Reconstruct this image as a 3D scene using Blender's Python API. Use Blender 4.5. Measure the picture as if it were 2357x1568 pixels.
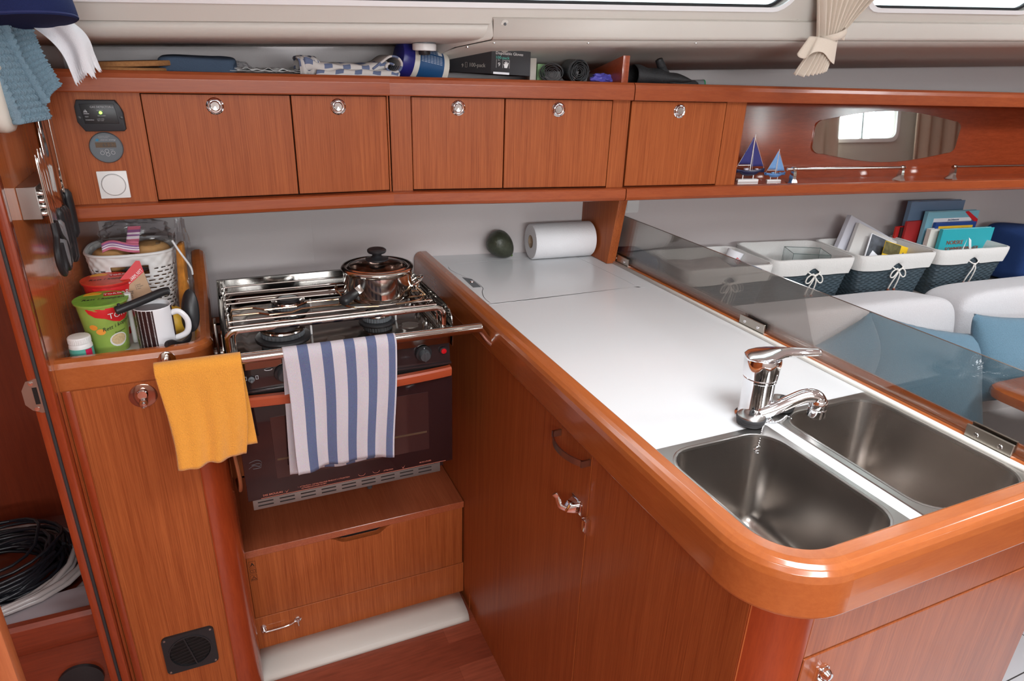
import bpy, bmesh, math, random
from mathutils import Vector, Matrix, noise
random.seed(7)
for o in list(bpy.data.objects): bpy.data.objects.remove(o)
SC = bpy.context.scene
COL = SC.collection
PI = math.pi
# ------------------------------------------------------------------ camera
FOC = 1530.95/2357*36
yaw, pitch, roll = 0.42624884, 0.39742515, 0.03391744
fw = Vector((math.sin(yaw)*math.cos(pitch), math.cos(yaw)*math.cos(pitch), -math.sin(pitch)))
rt = Vector((math.cos(yaw), -math.sin(yaw), 0)); up = rt.cross(fw)
r2 = rt*math.cos(roll)+up*math.sin(roll); u2 = -rt*math.sin(roll)+up*math.cos(roll)
cam = bpy.data.cameras.new('camera'); camo = bpy.data.objects.new('camera', cam); COL.objects.link(camo)
cam.sensor_width = 36; cam.lens = FOC; cam.clip_start = .02; cam.clip_end = 100
mw = Matrix(((r2.x, u2.x, -fw.x, 0), (r2.y, u2.y, -fw.y, 0), (r2.z, u2.z, -fw.z, 1.49), (0, 0, 0, 1)))
camo.matrix_world = mw
SC.camera = camo
# ------------------------------------------------------------------ world and light
w = bpy.data.worlds.new('world'); SC.world = w; w.use_nodes = True
wn = w.node_tree.nodes; wl = w.node_tree.links
bg = wn['Background']; bg.inputs[0].default_value = (.86, .93, 1, 1); bg.inputs[1].default_value = 2.8
SC.view_settings.view_transform = 'Standard'; SC.view_settings.look = 'None'
SC.view_settings.gamma = 1; SC.view_settings.exposure = 0.35
def area(name, loc, size, power, rot=(0, 0, 0), col=(1, 1, 1), sy=None):
    l = bpy.data.lights.new(name, 'AREA'); l.energy = power; l.color = col; l.shape = 'RECTANGLE'
    l.size = size; l.size_y = sy or size
    o = bpy.data.objects.new(name, l); COL.objects.link(o); o.location = loc; o.rotation_euler = rot
    return o
area('hatch_daylight', (.75, .10, 2.06), .62, 15, (0, 0, 0), (.93, .97, 1), .6)
area('saloon_hatch_daylight', (2.5, .30, 2.12), .62, 24, (0, 0, 0), (.93, .97, 1), .6)
area('companionway_daylight', (-.55, -.75, 2.10), .75, 16, (0, 0, 0), (1, .98, .95), .7)
area('window_daylight', (.2, -1.53, 1.585), 1.55, 24, (math.radians(80), 0, 0), (.95, .98, 1), .26)
area('window_daylight', (3.7, -1.60, 1.70), 1.1, 14, (math.radians(80), 0, 0), (.95, .98, 1), .27)
# ------------------------------------------------------------------ helpers
WL = {}
I4 = Matrix.Identity(4)
class MB:
    def __init__(s, M=None):
        s.bm = bmesh.new(); s.M = M or I4; s.mi = 0; s.uv = s.bm.loops.layers.uv.new('UVMap')
    def v(s, p): return s.bm.verts.new(s.M @ Vector(p))
    def f(s, vs, uvs=None):
        try: fc = s.bm.faces.new(vs)
        except ValueError: return None
        fc.material_index = s.mi
        if uvs:
            for l, t in zip(fc.loops, uvs): l[s.uv].uv = t
        return fc
    def hexa(s, p, bev=0, seg=2):
        vs = [s.v(q) for q in p]
        fs = [s.f([vs[i] for i in q]) for q in ((3, 2, 1, 0), (4, 5, 6, 7), (0, 1, 5, 4), (1, 2, 6, 5), (2, 3, 7, 6), (3, 0, 4, 7))]
        if bev:
            es = set(e for q in fs for e in q.edges)
            r = bmesh.ops.bevel(s.bm, geom=list(es), offset=bev, segments=seg, profile=.5, affect='EDGES')
            for q in r['faces']: q.material_index = s.mi
        return s
    def box(s, x0, x1, y0, y1, z0, z1, bev=0, seg=2):
        return s.hexa([(x0, y0, z0), (x1, y0, z0), (x1, y1, z0), (x0, y1, z0), (x0, y0, z1), (x1, y0, z1), (x1, y1, z1), (x0, y1, z1)], bev, seg)
    def loops(s, rings, closed=True, cap0=False, cap1=False, wrap=False):
        vr = [[s.v(p) for p in r] for r in rings]
        n = len(rings[0]); m = len(rings); rng = n if closed else n-1
        for a in range(m if wrap else m-1):
            A, B = vr[a], vr[(a+1) % m]
            for i in range(rng):
                j = (i+1) % n
                s.f([A[i], A[j], B[j], B[i]], [(i/n, a/m), ((i+1)/n, a/m), ((i+1)/n, (a+1)/m), (i/n, (a+1)/m)])
        if cap0: s.f(vr[0][::-1])
        if cap1: s.f(vr[-1])
        return vr
    def lathe(s, prof, c=(0, 0, 0), ax=(0, 0, 1), seg=32, cap0=True, cap1=True, sx=1, sy=1):
        ax = Vector(ax).normalized(); t = Vector((1, 0, 0)) if abs(ax.x) < .8 else Vector((0, 1, 0))
        X = (t-ax*t.dot(ax)).normalized(); Y = ax.cross(X); c = Vector(c)
        rings = [[c+ax*z+X*(r*sx*math.cos(2*PI*i/seg))+Y*(r*sy*math.sin(2*PI*i/seg)) for i in range(seg)] for r, z in prof]
        s.loops(rings, True, cap0, cap1); return s
    def cyl(s, a, b, r, r1=None, seg=20):
        a = Vector(a); b = Vector(b); d = b-a
        return s.lathe([(r, 0), (r if r1 is None else r1, d.length)], a, d, seg)
    def tube(s, pts, r, closed=False, seg=8, flat=1.0, caps=True):
        pts = [Vector(p) for p in pts]; n = len(pts)
        R = r if isinstance(r, (list, tuple)) else [r]*n
        T = []
        for i in range(n):
            a = pts[(i-1) % n] if (closed or i > 0) else pts[0]; b = pts[(i+1) % n] if (closed or i < n-1) else pts[-1]
            d = b-a; T.append(d.normalized() if d.length > 1e-9 else Vector((0, 0, 1)))
        t0 = T[0]; ref = Vector((0, 0, 1)) if abs(t0.z) < .9 else Vector((1, 0, 0))
        N = (ref-t0*ref.dot(t0)).normalized(); rings = []
        for i in range(n):
            N = (N-T[i]*N.dot(T[i])); N = N.normalized() if N.length > 1e-9 else T[i].orthogonal().normalized()
            B = T[i].cross(N)
            rings.append([pts[i]+N*(R[i]*math.cos(2*PI*k/seg))+B*(R[i]*flat*math.sin(2*PI*k/seg)) for k in range(seg)])
        s.loops(rings, True, caps and not closed, caps and not closed, closed); return s
    def grid(s, fn, nu, nv, cu=False, cv=False, skip=None):
        V = [[s.v(fn(i/nu, j/nv)) for j in range(nv if cv else nv+1)] for i in range(nu if cu else nu+1)]
        for i in range(nu):
            for j in range(nv):
                if skip and skip(i, j): continue
                i2 = (i+1) % nu if cu else i+1; j2 = (j+1) % nv if cv else j+1
                s.f([V[i][j], V[i2][j], V[i2][j2], V[i][j2]], [(i/nu, j/nv), ((i+1)/nu, j/nv), ((i+1)/nu, (j+1)/nv), (i/nu, (j+1)/nv)])
        return s
    def prism(s, poly, h0, h1, bev=0):
        A = [s.v((p[0], p[1], h0)) for p in poly]; B = [s.v((p[0], p[1], h1)) for p in poly]; n = len(poly)
        f0 = s.f(A[::-1]); f1 = s.f(B); fs = [s.f([A[i], A[(i+1) % n], B[(i+1) % n], B[i]]) for i in range(n)]
        if bev:
            es = set(list(f0.edges)+list(f1.edges))
            r = bmesh.ops.bevel(s.bm, geom=list(es), offset=bev, segments=2, profile=.5, affect='EDGES')
            for q in r['faces']: q.material_index = s.mi
        return s
    def holed(s, outer, holes, h0, h1, mp=None):
        mp = mp or (lambda a, b, h: (a, b, h)); lv = []
        for h in (h1, h0):
            L = []; E = []
            for lp in [outer]+holes:
                vs = [s.v(mp(p[0], p[1], h)) for p in lp]; L.append(vs)
                E += [s.bm.edges.new((vs[i], vs[(i+1) % len(vs)])) for i in range(len(vs))]
            r = bmesh.ops.triangle_fill(s.bm, edges=E, use_beauty=True)
            for q in r['geom']:
                if isinstance(q, bmesh.types.BMFace): q.material_index = s.mi
            lv.append(L)
            if h0 == h1: return s
        for A, B in zip(*lv):
            n = len(A)
            for i in range(n): s.f([A[i], A[(i+1) % n], B[(i+1) % n], B[i]])
        return s
    def text(s, body, size, M, align='LEFT', ext=.0003, font_w=1.0, shear=0):
        c = bpy.data.curves.new('t', 'FONT'); c.body = body; c.size = size; c.align_x = align; c.extrude = ext; c.resolution_u = 2; c.shear = shear
        o = bpy.data.objects.new('t', c); me = bpy.data.meshes.new_from_object(o)
        T = s.M @ M @ Matrix.Diagonal((font_w, 1, 1, 1))
        vs = [s.bm.verts.new(T @ q.co) for q in me.vertices]
        for p in me.polygons: s.f([vs[i] for i in p.vertices])
        bpy.data.objects.remove(o); bpy.data.curves.remove(c); bpy.data.meshes.remove(me); return s
    def build(s, name, mats, parent=None, loc=None, smooth=35, label=None, solid=0, sub=0, fix=True, rot=None):
        if fix: bmesh.ops.recalc_face_normals(s.bm, faces=s.bm.faces)
        if parent is not None: L = WL[parent.name]
        elif loc is not None: L = Vector(loc)
        else:
            xs = [q.co for q in s.bm.verts]
            L = Vector(((min(a.x for a in xs)+max(a.x for a in xs))/2, (min(a.y for a in xs)+max(a.y for a in xs))/2, min(a.z for a in xs)))
        bmesh.ops.translate(s.bm, verts=s.bm.verts, vec=-L)
        me = bpy.data.meshes.new(name); s.bm.to_mesh(me); s.bm.free()
        if smooth:
            me.shade_smooth(); me.set_sharp_from_angle(angle=math.radians(smooth))
        for m in (mats if isinstance(mats, (list, tuple)) else [mats]): me.materials.append(m)
        o = bpy.data.objects.new(name, me); COL.objects.link(o)
        if parent is not None: o.parent = parent
        else: o.location = L
        WL[o.name] = L
        if label: o['label'] = label
        if solid: q = o.modifiers.new('s', 'SOLIDIFY'); q.thickness = solid; q.offset = 0
        if sub: q = o.modifiers.new('b', 'SUBSURF'); q.levels = sub; q.render_levels = sub
        return o
def tag(o, label=None, cat=None, group=None, kind=None):
    if label: o['label'] = label
    if cat: o['category'] = cat
    if group: o['group'] = group
    if kind: o['kind'] = kind
    return o
def thing(name, label, cat, loc, group=None, kind=None):
    o = bpy.data.objects.new(name, None); COL.objects.link(o); o.location = loc; o.empty_display_size = .05
    WL[o.name] = Vector(loc); return tag(o, label, cat, group, kind)
def struct(o): o['kind'] = 'structure'; return o
def copy_tree(o, parent=None):
    c = o.copy(); COL.objects.link(c)
    if parent is not None: c.parent = parent
    WL[c.name] = WL[o.name]
    for ch in [q for q in bpy.data.objects if q.parent == o]: copy_tree(ch, c)
    return c
def TR(x, y, z): return Matrix.Translation((x, y, z))
def RZ(a): return Matrix.Rotation(a, 4, 'Z')
def RX(a): return Matrix.Rotation(a, 4, 'X')
def RY(a): return Matrix.Rotation(a, 4, 'Y')
def support(P, closed=True):
    out = []; n = len(P)
    for i in range(n):
        a, b = P[i], P[(i+1) % n]; out.append(a); L = math.dist(a, b)
        if L > .006 and (closed or i < n-1):
            for q in (.0008/L, 1-.0008/L): out.append((a[0]+(b[0]-a[0])*q, a[1]+(b[1]-a[1])*q))
    return out
def rrect(x0, x1, y0, y1, r, n=6):
    P = []
    for cx, cy, a in ((x1-r, y1-r, 0), (x0+r, y1-r, 90), (x0+r, y0+r, 180), (x1-r, y0+r, 270)):
        for k in range(n+1):
            t = math.radians(a+90*k/n); P.append((cx+r*math.cos(t), cy+r*math.sin(t)))
    return P
def cm(P, n=6, closed=False):
    P = [Vector(p) for p in P]; out = []; N = len(P)
    for i in range(N if closed else N-1):
        if closed: a, b, c, d = P[(i-1) % N], P[i], P[(i+1) % N], P[(i+2) % N]
        else: a, b, c, d = P[max(i-1, 0)], P[i], P[i+1], P[min(i+2, N-1)]
        for k in range(n):
            t = k/n; out.append(.5*((2*b)+(c-a)*t+(2*a-5*b+4*c-d)*t*t+(3*b-a-3*c+d)*t**3))
    if not closed: out.append(P[-1])
    return out
# ------------------------------------------------------------------ materials
def nm(name):
    m = bpy.data.materials.new(name); m.use_nodes = True; return m, m.node_tree.nodes, m.node_tree.links, m.node_tree.nodes['Principled BSDF']
def pbr(name, col, rough=.5, metal=0, coat=0, spec=.5, nz=0, nscale=80, bump=0, alpha=1, trans=0, ior=1.45, emit=0, sheen=0):
    m, n, l, b = nm(name)
    b.inputs['Base Color'].default_value = (*col, 1); b.inputs['Roughness'].default_value = rough; b.inputs['Metallic'].default_value = metal
    b.inputs['Coat Weight'].default_value = coat; b.inputs['Coat Roughness'].default_value = .08; b.inputs['Specular IOR Level'].default_value = spec
    b.inputs['Transmission Weight'].default_value = trans; b.inputs['IOR'].default_value = ior; b.inputs['Alpha'].default_value = alpha
    b.inputs['Sheen Weight'].default_value = sheen
    if emit: b.inputs['Emission Color'].default_value = (*col, 1); b.inputs['Emission Strength'].default_value = emit
    if nz or bump:
        tc = n.new('ShaderNodeTexCoord'); t = n.new('ShaderNodeTexNoise'); t.inputs['Scale'].default_value = nscale; t.inputs['Detail'].default_value = 4
        l.new(tc.outputs['Object'], t.inputs['Vector'])
        if nz:
            mx = n.new('ShaderNodeMix'); mx.data_type = 'RGBA'; l.new(t.outputs['Fac'], mx.inputs['Factor'])
            mx.inputs['A'].default_value = (*[c*(1-nz) for c in col], 1); mx.inputs['B'].default_value = (*[min(1, c*(1+nz)) for c in col], 1)
            l.new(mx.outputs['Result'], b.inputs['Base Color'])
        if bump:
            bp = n.new('ShaderNodeBump'); bp.inputs['Strength'].default_value = bump; bp.inputs['Distance'].default_value = .002
            l.new(t.outputs['Fac'], bp.inputs['Height']); l.new(bp.outputs['Normal'], b.inputs['Normal'])
    return m
def wood(name, ca, cb, scale, rough=.28, coat=.35, fine=1.0, spec=.5):
    m, n, l, b = nm(name)
    tc = n.new('ShaderNodeTexCoord')
    def nzz(mult, detail, ro=.6):
        mp = n.new('ShaderNodeMapping'); mp.inputs['Scale'].default_value = tuple(c*mult for c in scale)
        t = n.new('ShaderNodeTexNoise'); t.inputs['Scale'].default_value = 1; t.inputs['Detail'].default_value = detail; t.inputs['Roughness'].default_value = ro
        l.new(tc.outputs['Object'], mp.inputs['Vector']); l.new(mp.outputs['Vector'], t.inputs['Vector']); return t
    def rng(t, lo, hi, g):
        r = n.new('ShaderNodeMapRange'); r.inputs[1].default_value = lo; r.inputs[2].default_value = hi; r.inputs[4].default_value = g; l.new(t.outputs['Fac'], r.inputs[0]); return r.outputs[0]
    a = nzz(1, 5, .7); c = nzz(.13, 3); d = nzz(2.3, 2, .8)
    s1 = n.new('ShaderNodeMath'); s1.operation = 'ADD'; l.new(rng(a, .38, .62, .42*fine), s1.inputs[0]); l.new(rng(d, .36, .64, .30*fine), s1.inputs[1])
    s2 = n.new('ShaderNodeMath'); s2.operation = 'ADD'; s2.use_clamp = True; l.new(s1.outputs[0], s2.inputs[0]); l.new(rng(c, .3, .7, .30), s2.inputs[1])
    mx = n.new('ShaderNodeMix'); mx.data_type = 'RGBA'; l.new(s2.outputs[0], mx.inputs['Factor'])
    mx.inputs['A'].default_value = (*ca, 1); mx.inputs['B'].default_value = (*cb, 1)
    l.new(mx.outputs['Result'], b.inputs['Base Color'])
    b.inputs['Roughness'].default_value = rough; b.inputs['Coat Weight'].default_value = coat; b.inputs['Coat Roughness'].default_value = .10; b.inputs['Specular IOR Level'].default_value = spec
    bp = n.new('ShaderNodeBump'); bp.inputs['Strength'].default_value = .05; bp.inputs['Distance'].default_value = .001
    l.new(a.outputs['Fac'], bp.inputs['Height']); l.new(bp.outputs['Normal'], b.inputs['Normal'])
    return m
VA, VB = (.215, .042, .010), (.42, .114, .032)
GV = wood('veneer_vertical', VA, VB, (480, 480, 5), .42, .10, 1.15, .2)
GX = wood('veneer_lengthwise', (.22, .038, .012), (.34, .070, .023), (7, 160, 160), .3, .3)
GY = wood('veneer_depthwise', VA, VB, (300, 6, 300))
MX_ = wood('solid_cherry', (.33, .083, .021), (.43, .122, .031), (12, 90, 90), .2, .7, .8)
MY_ = wood('solid_cherry_depthwise', (.33, .083, .021), (.43, .122, .031), (90, 12, 90), .2, .7, .8)
MZ_ = wood('solid_cherry_upright', (.23, .030, .008), (.34, .055, .014), (90, 90, 9), .22, .6, .8)
RAILM = wood('cherry_rail', (.25, .046, .012), (.37, .085, .024), (8, 120, 120), .36, .25, .8, .35)
DARK = pbr('dark_gap', (.012, .006, .005), .8)
WHITE = pbr('white_laminate', (.70, .71, .72), .22, coat=.15)
HULL = pbr('hull_vinyl', (.60, .545, .54), .75, bump=.12, nscale=400)
GRP = pbr('headliner_grp', (.63, .60, .55), .5, bump=.05, nscale=300)
CEILM = pbr('ceiling_white', (.80, .78, .75), .6)
STEEL = pbr('brushed_steel', (.47, .45, .43), .30, 1, nz=.06, nscale=30)
SINKM = pbr('sink_steel', (.48, .44, .41), .27, 1, nz=.06, nscale=14, bump=.03)
POL = pbr('polished_steel', (.66, .63, .60), .10, 1)
CHR = pbr('chrome', (.85, .86, .88), .05, 1)
NICK = pbr('satin_nickel', (.50, .47, .42), .32, 1)
BLK = pbr('black_plastic', (.018, .018, .020), .38)
BLKG = pbr('black_enamel', (.022, .014, .015), .12, coat=.5)
GREYP = pbr('grey_plastic', (.12, .13, .14), .45)
WPL = pbr('white_plastic', (.74, .73, .72), .4)
PAPER = pbr('white_paper', (.85, .86, .90), .8)
RUB = pbr('black_rubber', (.03, .03, .032), .6)
def glass(name, col, fac, rough=0.0):
    m, n, l, b = nm(name)
    tr = n.new('ShaderNodeBsdfTransparent'); tr.inputs[0].default_value = (*col, 1)
    gl = n.new('ShaderNodeBsdfGlossy'); gl.inputs['Roughness'].default_value = rough; gl.inputs['Color'].default_value = (1, 1, 1, 1)
    mx = n.new('ShaderNodeMixShader'); lw = n.new('ShaderNodeFresnel'); lw.inputs[0].default_value = 1.45
    ml = n.new('ShaderNodeMath'); ml.operation = 'MULTIPLY'; ml.inputs[1].default_value = fac; l.new(lw.outputs[0], ml.inputs[0])
    l.new(ml.outputs[0], mx.inputs[0]); l.new(tr.outputs[0], mx.inputs[1]); l.new(gl.outputs[0], mx.inputs[2])
    l.new(mx.outputs[0], n['Material Output'].inputs['Surface']); return m
SMOKE = glass('smoked_acrylic', (.80, .775, .75), .8)
CLEAR = glass('clear_glass', (.93, .95, .95), .7)
CLEARP = glass('clear_plastic', (.93, .93, .94), .45, .16)
WINGL = glass('window_glass', (.90, .95, .94), .4)
def stripes(name, axis, cols, widths, use='UV', weave=.25, rough=.9):
    """cloth with coloured bands across one coordinate; widths are cumulative stops 0..1"""
    m, n, l, b = nm(name); tc = n.new('ShaderNodeTexCoord'); sp = n.new('ShaderNodeSeparateXYZ'); l.new(tc.outputs[use], sp.inputs[0])
    cr = n.new('ShaderNodeValToRGB'); cr.color_ramp.interpolation = 'CONSTANT'; e = cr.color_ramp.elements
    while len(e) > 1: e.remove(e[-1])
    e[0].position = 0; e[0].color = (*cols[0], 1)
    for c, p in zip(cols[1:], widths): q = e.new(p); q.color = (*c, 1)
    l.new(sp.outputs[axis], cr.inputs[0])
    t = n.new('ShaderNodeTexNoise'); t.inputs['Scale'].default_value = 900; t.inputs['Detail'].default_value = 2; l.new(tc.outputs['Object'], t.inputs['Vector'])
    mx = n.new('ShaderNodeMix'); mx.data_type = 'RGBA'; mx.blend_type = 'SOFT_LIGHT'; mx.inputs['Factor'].default_value = weave
    l.new(cr.outputs[0], mx.inputs['A']); l.new(t.outputs['Color'], mx.inputs['B']); l.new(mx.outputs['Result'], b.inputs['Base Color'])
    bp = n.new('ShaderNodeBump'); bp.inputs['Strength'].default_value = .4; bp.inputs['Distance'].default_value = .001
    l.new(t.outputs['Fac'], bp.inputs['Height']); l.new(bp.outputs['Normal'], b.inputs['Normal']); b.inputs['Roughness'].default_value = rough
    return m
def fabric(name, col, sc=700, nz=.25, bump=.5): return pbr(name, col, .92, nz=nz, nscale=sc, bump=bump, spec=.2)
M2 = TR(.395, 1.60, 0) @ RZ(-math.atan(.15))
M3 = TR(.993, 1.511, 0) @ RZ(-math.atan(.12))
# ------------------------------------------------------------------ setting
FZ = -.06
def floor_mat():
    m, n, l, b = nm('floor_planks'); tc = n.new('ShaderNodeTexCoord')
    br = n.new('ShaderNodeTexBrick'); br.inputs['Scale'].default_value = 1; br.inputs['Brick Width'].default_value = .9; br.inputs['Row Height'].default_value = .085
    br.inputs['Mortar Size'].default_value = .0006; br.inputs['Color1'].default_value = (.24, .052, .026, 1); br.inputs['Color2'].default_value = (.34, .085, .045, 1); br.inputs['Mortar'].default_value = (.22, .05, .025, 1)
    l.new(tc.outputs['Object'], br.inputs['Vector'])
    mp = n.new('ShaderNodeMapping'); mp.inputs['Scale'].default_value = (14, 130, 1); t = n.new('ShaderNodeTexNoise'); t.inputs['Scale'].default_value = 1; t.inputs['Detail'].default_value = 5
    l.new(tc.outputs['Object'], mp.inputs['Vector']); l.new(mp.outputs['Vector'], t.inputs['Vector'])
    mx = n.new('ShaderNodeMix'); mx.data_type = 'RGBA'; mx.blend_type = 'OVERLAY'; mx.inputs['Factor'].default_value = .45
    l.new(br.outputs['Color'], mx.inputs['A']); l.new(t.outputs['Fac'], mx.inputs['B']); l.new(mx.outputs['Result'], b.inputs['Base Color'])
    b.inputs['Roughness'].default_value = .35; return m
o = MB().box(-1.6, 5.2, -1.7, 2.1, FZ-.05, FZ).build('floor', floor_mat(), loc=(0, 0, FZ)); struct(o)
# hull liner behind the galley and the saloon
pl = [(-1.2, 1.93), (.24, 1.93), (1.06, 1.806), (5.2, 1.309)]
mb = MB(); mb.loops([[(x, y, FZ) for x, y in pl], [(x, y, 1.512+.036*x) for x, y in pl], [(x, y+.05, 1.512+.036*x) for x, y in pl], [(x, y+.05, FZ) for x, y in pl]], closed=False)
struct(mb.build('wall_back', HULL, loc=(0, 0, 0), smooth=0))
def lip(x): return 1.568-.12*x
def z0(x): return 1.512+.036*x
# side deck underside
XS = [-1.2, -.5, .0, .5, 1.0, 1.5, 2.0, 2.5, 3.2, 4.2, 5.2]
def wy(x):
    for (a, b), (c, d) in zip(pl, pl[1:]):
        if a <= x <= c: return b+(d-b)*(x-a)/(c-a)
    return pl[-1][1]
# cabin side with two windows
def side(x, t, h): # t height above lip, h outward
    return (x, lip(x)-.4*t+h, z0(x)+t)
prof = [(.55, -.012), (.10, -.006), (.05, -.002), (.022, .001), (.006, .006), (.0, .016), (-.004, .03)]
mb = MB(); mb.loops([[(x, min(lip(x)+d, wy(x)+.01) if d > .2 else lip(x)+d, z0(x)+dz) for x in XS] for d, dz in prof], closed=False)
struct(mb.build('ceiling_side', GRP, loc=(0, 0, 0), smooth=60, solid=.004)); bpy.data.objects['ceiling_side'].name = 'trim_1'
mb = MB()
w1 = rrect(-1.0, 1.335, .070, .30, .05); w2 = rrect(1.545, 2.125, .073, .30, .055)
w3 = rrect(2.45, 3.6, .073, .30, .055)
mb.holed([(-1.2, .03), (5.2, .03), (5.2, .40), (-1.2, .40)], [w1, w2, w3], 0, .03, side)
struct(mb.build('wall_window_side', GRP, loc=(0, 0, 0), smooth=30))
def wname(o, n): o.name = n; return struct(o)
FRW = pbr('window_reveal', (.88, .89, .90), .35)
for i, (x0, x1, y0, r) in enumerate(((-1.0, 1.335, .070, .05), (1.545, 2.125, .073, .055), (2.45, 3.6, .073, .055))):
    wname(MB().holed(rrect(x0-.010, x1+.010, y0-.010, .31, r+.008), [rrect(x0, x1, y0, .30, r)], -.006, .030, side).build('w', FRW, loc=(0, 0, 0)), 'window_%d' % (i+1))
    g = bpy.data.objects['window_%d' % (i+1)]; WL[g.name] = Vector((0, 0, 0))
    MB().holed(rrect(x0+.0005, x1-.0005, y0+.0005, .2995, r), [rrect(x0+.010, x1-.010, y0+.008, .29, r-.01)], .022, .030, side).build('window_gasket', RUB, g)
    MB().holed(rrect(x0+.004, x1-.004, y0+.004, .296, r), [], .026, .028, side).build('window_pane', WINGL, g)
# outside: pale neighbouring boat deck seen through the windows
HB = pbr('neighbour_boat', (.80, .86, .86), .5, nz=.12, nscale=3)
# lower headliner box on the right part, with the slanted left end
def hb(x, d, dz): return (x, lip(x)+d, z0(x)+dz)
mb = MB()
A = [.60, 1.0, 1.5, 2.0, 2.6, 3.4, 4.2]
mb.loops([[hb(x, -.012, .045) for x in A], [hb(x, -.022, .038) for x in A], [hb(x, -.022, .006) for x in A], [hb(x, -.018, .0) for x in A],
          [hb(x, -.010, -.001) for x in A]], closed=False)
mb.loops([[hb(x, -.009, -.0035) for x in [.605]+A[1:]], [hb(x, .10, -.018) for x in [.56]+A[1:]], [hb(x, .23, -.045) for x in [.51]+A[1:]], [hb(x, .30, -.075) for x in [.485]+A[1:]]], closed=False)
mb.loops([[hb(.60, -.012, .045), hb(.60, -.022, .006), hb(.60, -.010, -.001)], [hb(.555, .10, .03), hb(.555, .10, 0), hb(.555, .10, -.016)], [hb(.48, .30, .0), hb(.48, .30, -.02), hb(.48, .30, -.075)]], closed=False)
struct(mb.build('trim_2', GRP, loc=(0, 0, 0), smooth=50, solid=.003))
for i, (x, d, dz) in enumerate(((.615, .012, -.006), (.575, .07, -.0145), (.84, .012, -.006), (1.12, .012, -.006))):
    p = hb(x, d, dz); o = MB().lathe([(.0042, .0), (.0042, -.002), (.001, -.003)], p, (0, .0, 1), 12).build('screw', CHR)
    tag(o, ['headliner screw at the corner of the slanted panel end', 'headliner screw on the slanted panel edge above the glove box', 'headliner screw above the rolled grey bags', 'headliner screw above the black work glove'][i], 'screw', 'screws along the headliner panel edge')
for i, (x, t) in enumerate(((.625, .030), (1.375, .037), (2.10, .037))):
    p = side(x, t, -.010 if i == 0 else 0); o = MB().lathe([(.009, .001), (.009, -.001), (.0045, -.0015)], p, (0, 1, .4), 16).build('screw_cover', GRP)
    MB().lathe([(.0035, -.0012), (.002, -.003)], p, (0, 1, .4), 10).build('screw_head', GREYP, o) if False else None
    tag(o, ['white screw cap on the headliner corner above the black glove box', 'small screw cap left of the tied curtain', 'small screw cap under the right-hand window'][i], 'screw cap')
    WL[o.name] = Vector(o.location); MB().lathe([(.0036, -.001), (.0028, -.0035)], p, (0, 1, .4), 10).build('screw_head', GREYP, o)
# saloon-side ceiling and the rest of the cabin behind the camera
CZ = 1.98
mb = MB()
mb.holed([(-1.6, -1.7), (5.2, -1.7), (5.2, 1.10), (-1.6, 1.85)], [rrect(.44, 1.06, -.20, .40, .03), rrect(2.19, 2.81, 0, .60, .03), rrect(-.93, -.17, -1.10, -.40, .03)], CZ, CZ+.05)
struct(mb.build('ceiling', CEILM, loc=(0, 0, CZ)))
mb = MB(); mb.loops([[(x, lip(x)-.16, z0(x)+.40) for x in (-1.6, 5.2)], [(x, lip(x)-.24, CZ+.02) for x in (-1.6, 5.2)]], closed=False)
struct(mb.build('trim_3', GRP, loc=(0, 0, 0), solid=.004))
# opposite side (seen in the mirror)
mb = MB()
mp = lambda a, b, h: (a, -1.55+h, b)
ow = [rrect(-.6, 1.0, 1.45, 1.72, .05), rrect(3.2, 4.42, 1.56, 1.84, .06)]
mb.holed([(-1.6, FZ), (5.2, FZ), (5.2, CZ), (-1.6, CZ)], ow, 0, -.03, mp)
struct(mb.build('wall_opposite', GRP, loc=(0, 0, 0)))
for i, (a, b, c, d) in enumerate(((-.6, 1.0, 1.45, 1.72), (3.2, 4.42, 1.56, 1.84))):
    o = wname(MB().holed(rrect(a-.03, b+.03, c-.03, d+.03, .07), [rrect(a, b, c, d, .055)], -.002, .012, mp).build('w', FRW, loc=(0, 0, 0)), 'window_%d' % (i+4)); WL[o.name] = Vector((0, 0, 0))
    MB().holed(rrect(a, b, c, d, .055), [], -.022, -.020, mp).build('window_pane', WINGL, o)
    if i: MB().box(4.12, 4.135, -1.575, -1.55, 1.56, 1.84).build('window_bar', GREYP, o)
struct(MB().box(5.2, 5.25, -1.7, 2.0, FZ, CZ).build('wall_right', GV, loc=(5.2, 0, FZ)))
struct(MB().box(-1.65, -1.6, -1.7, 2.0, FZ, CZ).build('wall_left', GV, loc=(-1.6, 0, FZ)))
CURT = pbr('curtain_beige', (.62, .50, .40), .85, spec=.2, nz=.08, nscale=300)
for i, (a, b) in enumerate(((3.25, 3.87), (4.54, 5.15))):
    mb = MB(); mb.grid(lambda u, v: (a+(b-a)*u, -1.49+.018*math.sin(u*34+i)+.01*math.sin(u*13), 1.92-.75*v), 80, 6)
    tag(mb.build('curtain', CURT, smooth=60, solid=.002), ['beige curtain left of the window reflected in the shelf mirror', 'beige curtain right of the window reflected in the shelf mirror'][i], 'curtain')
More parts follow.
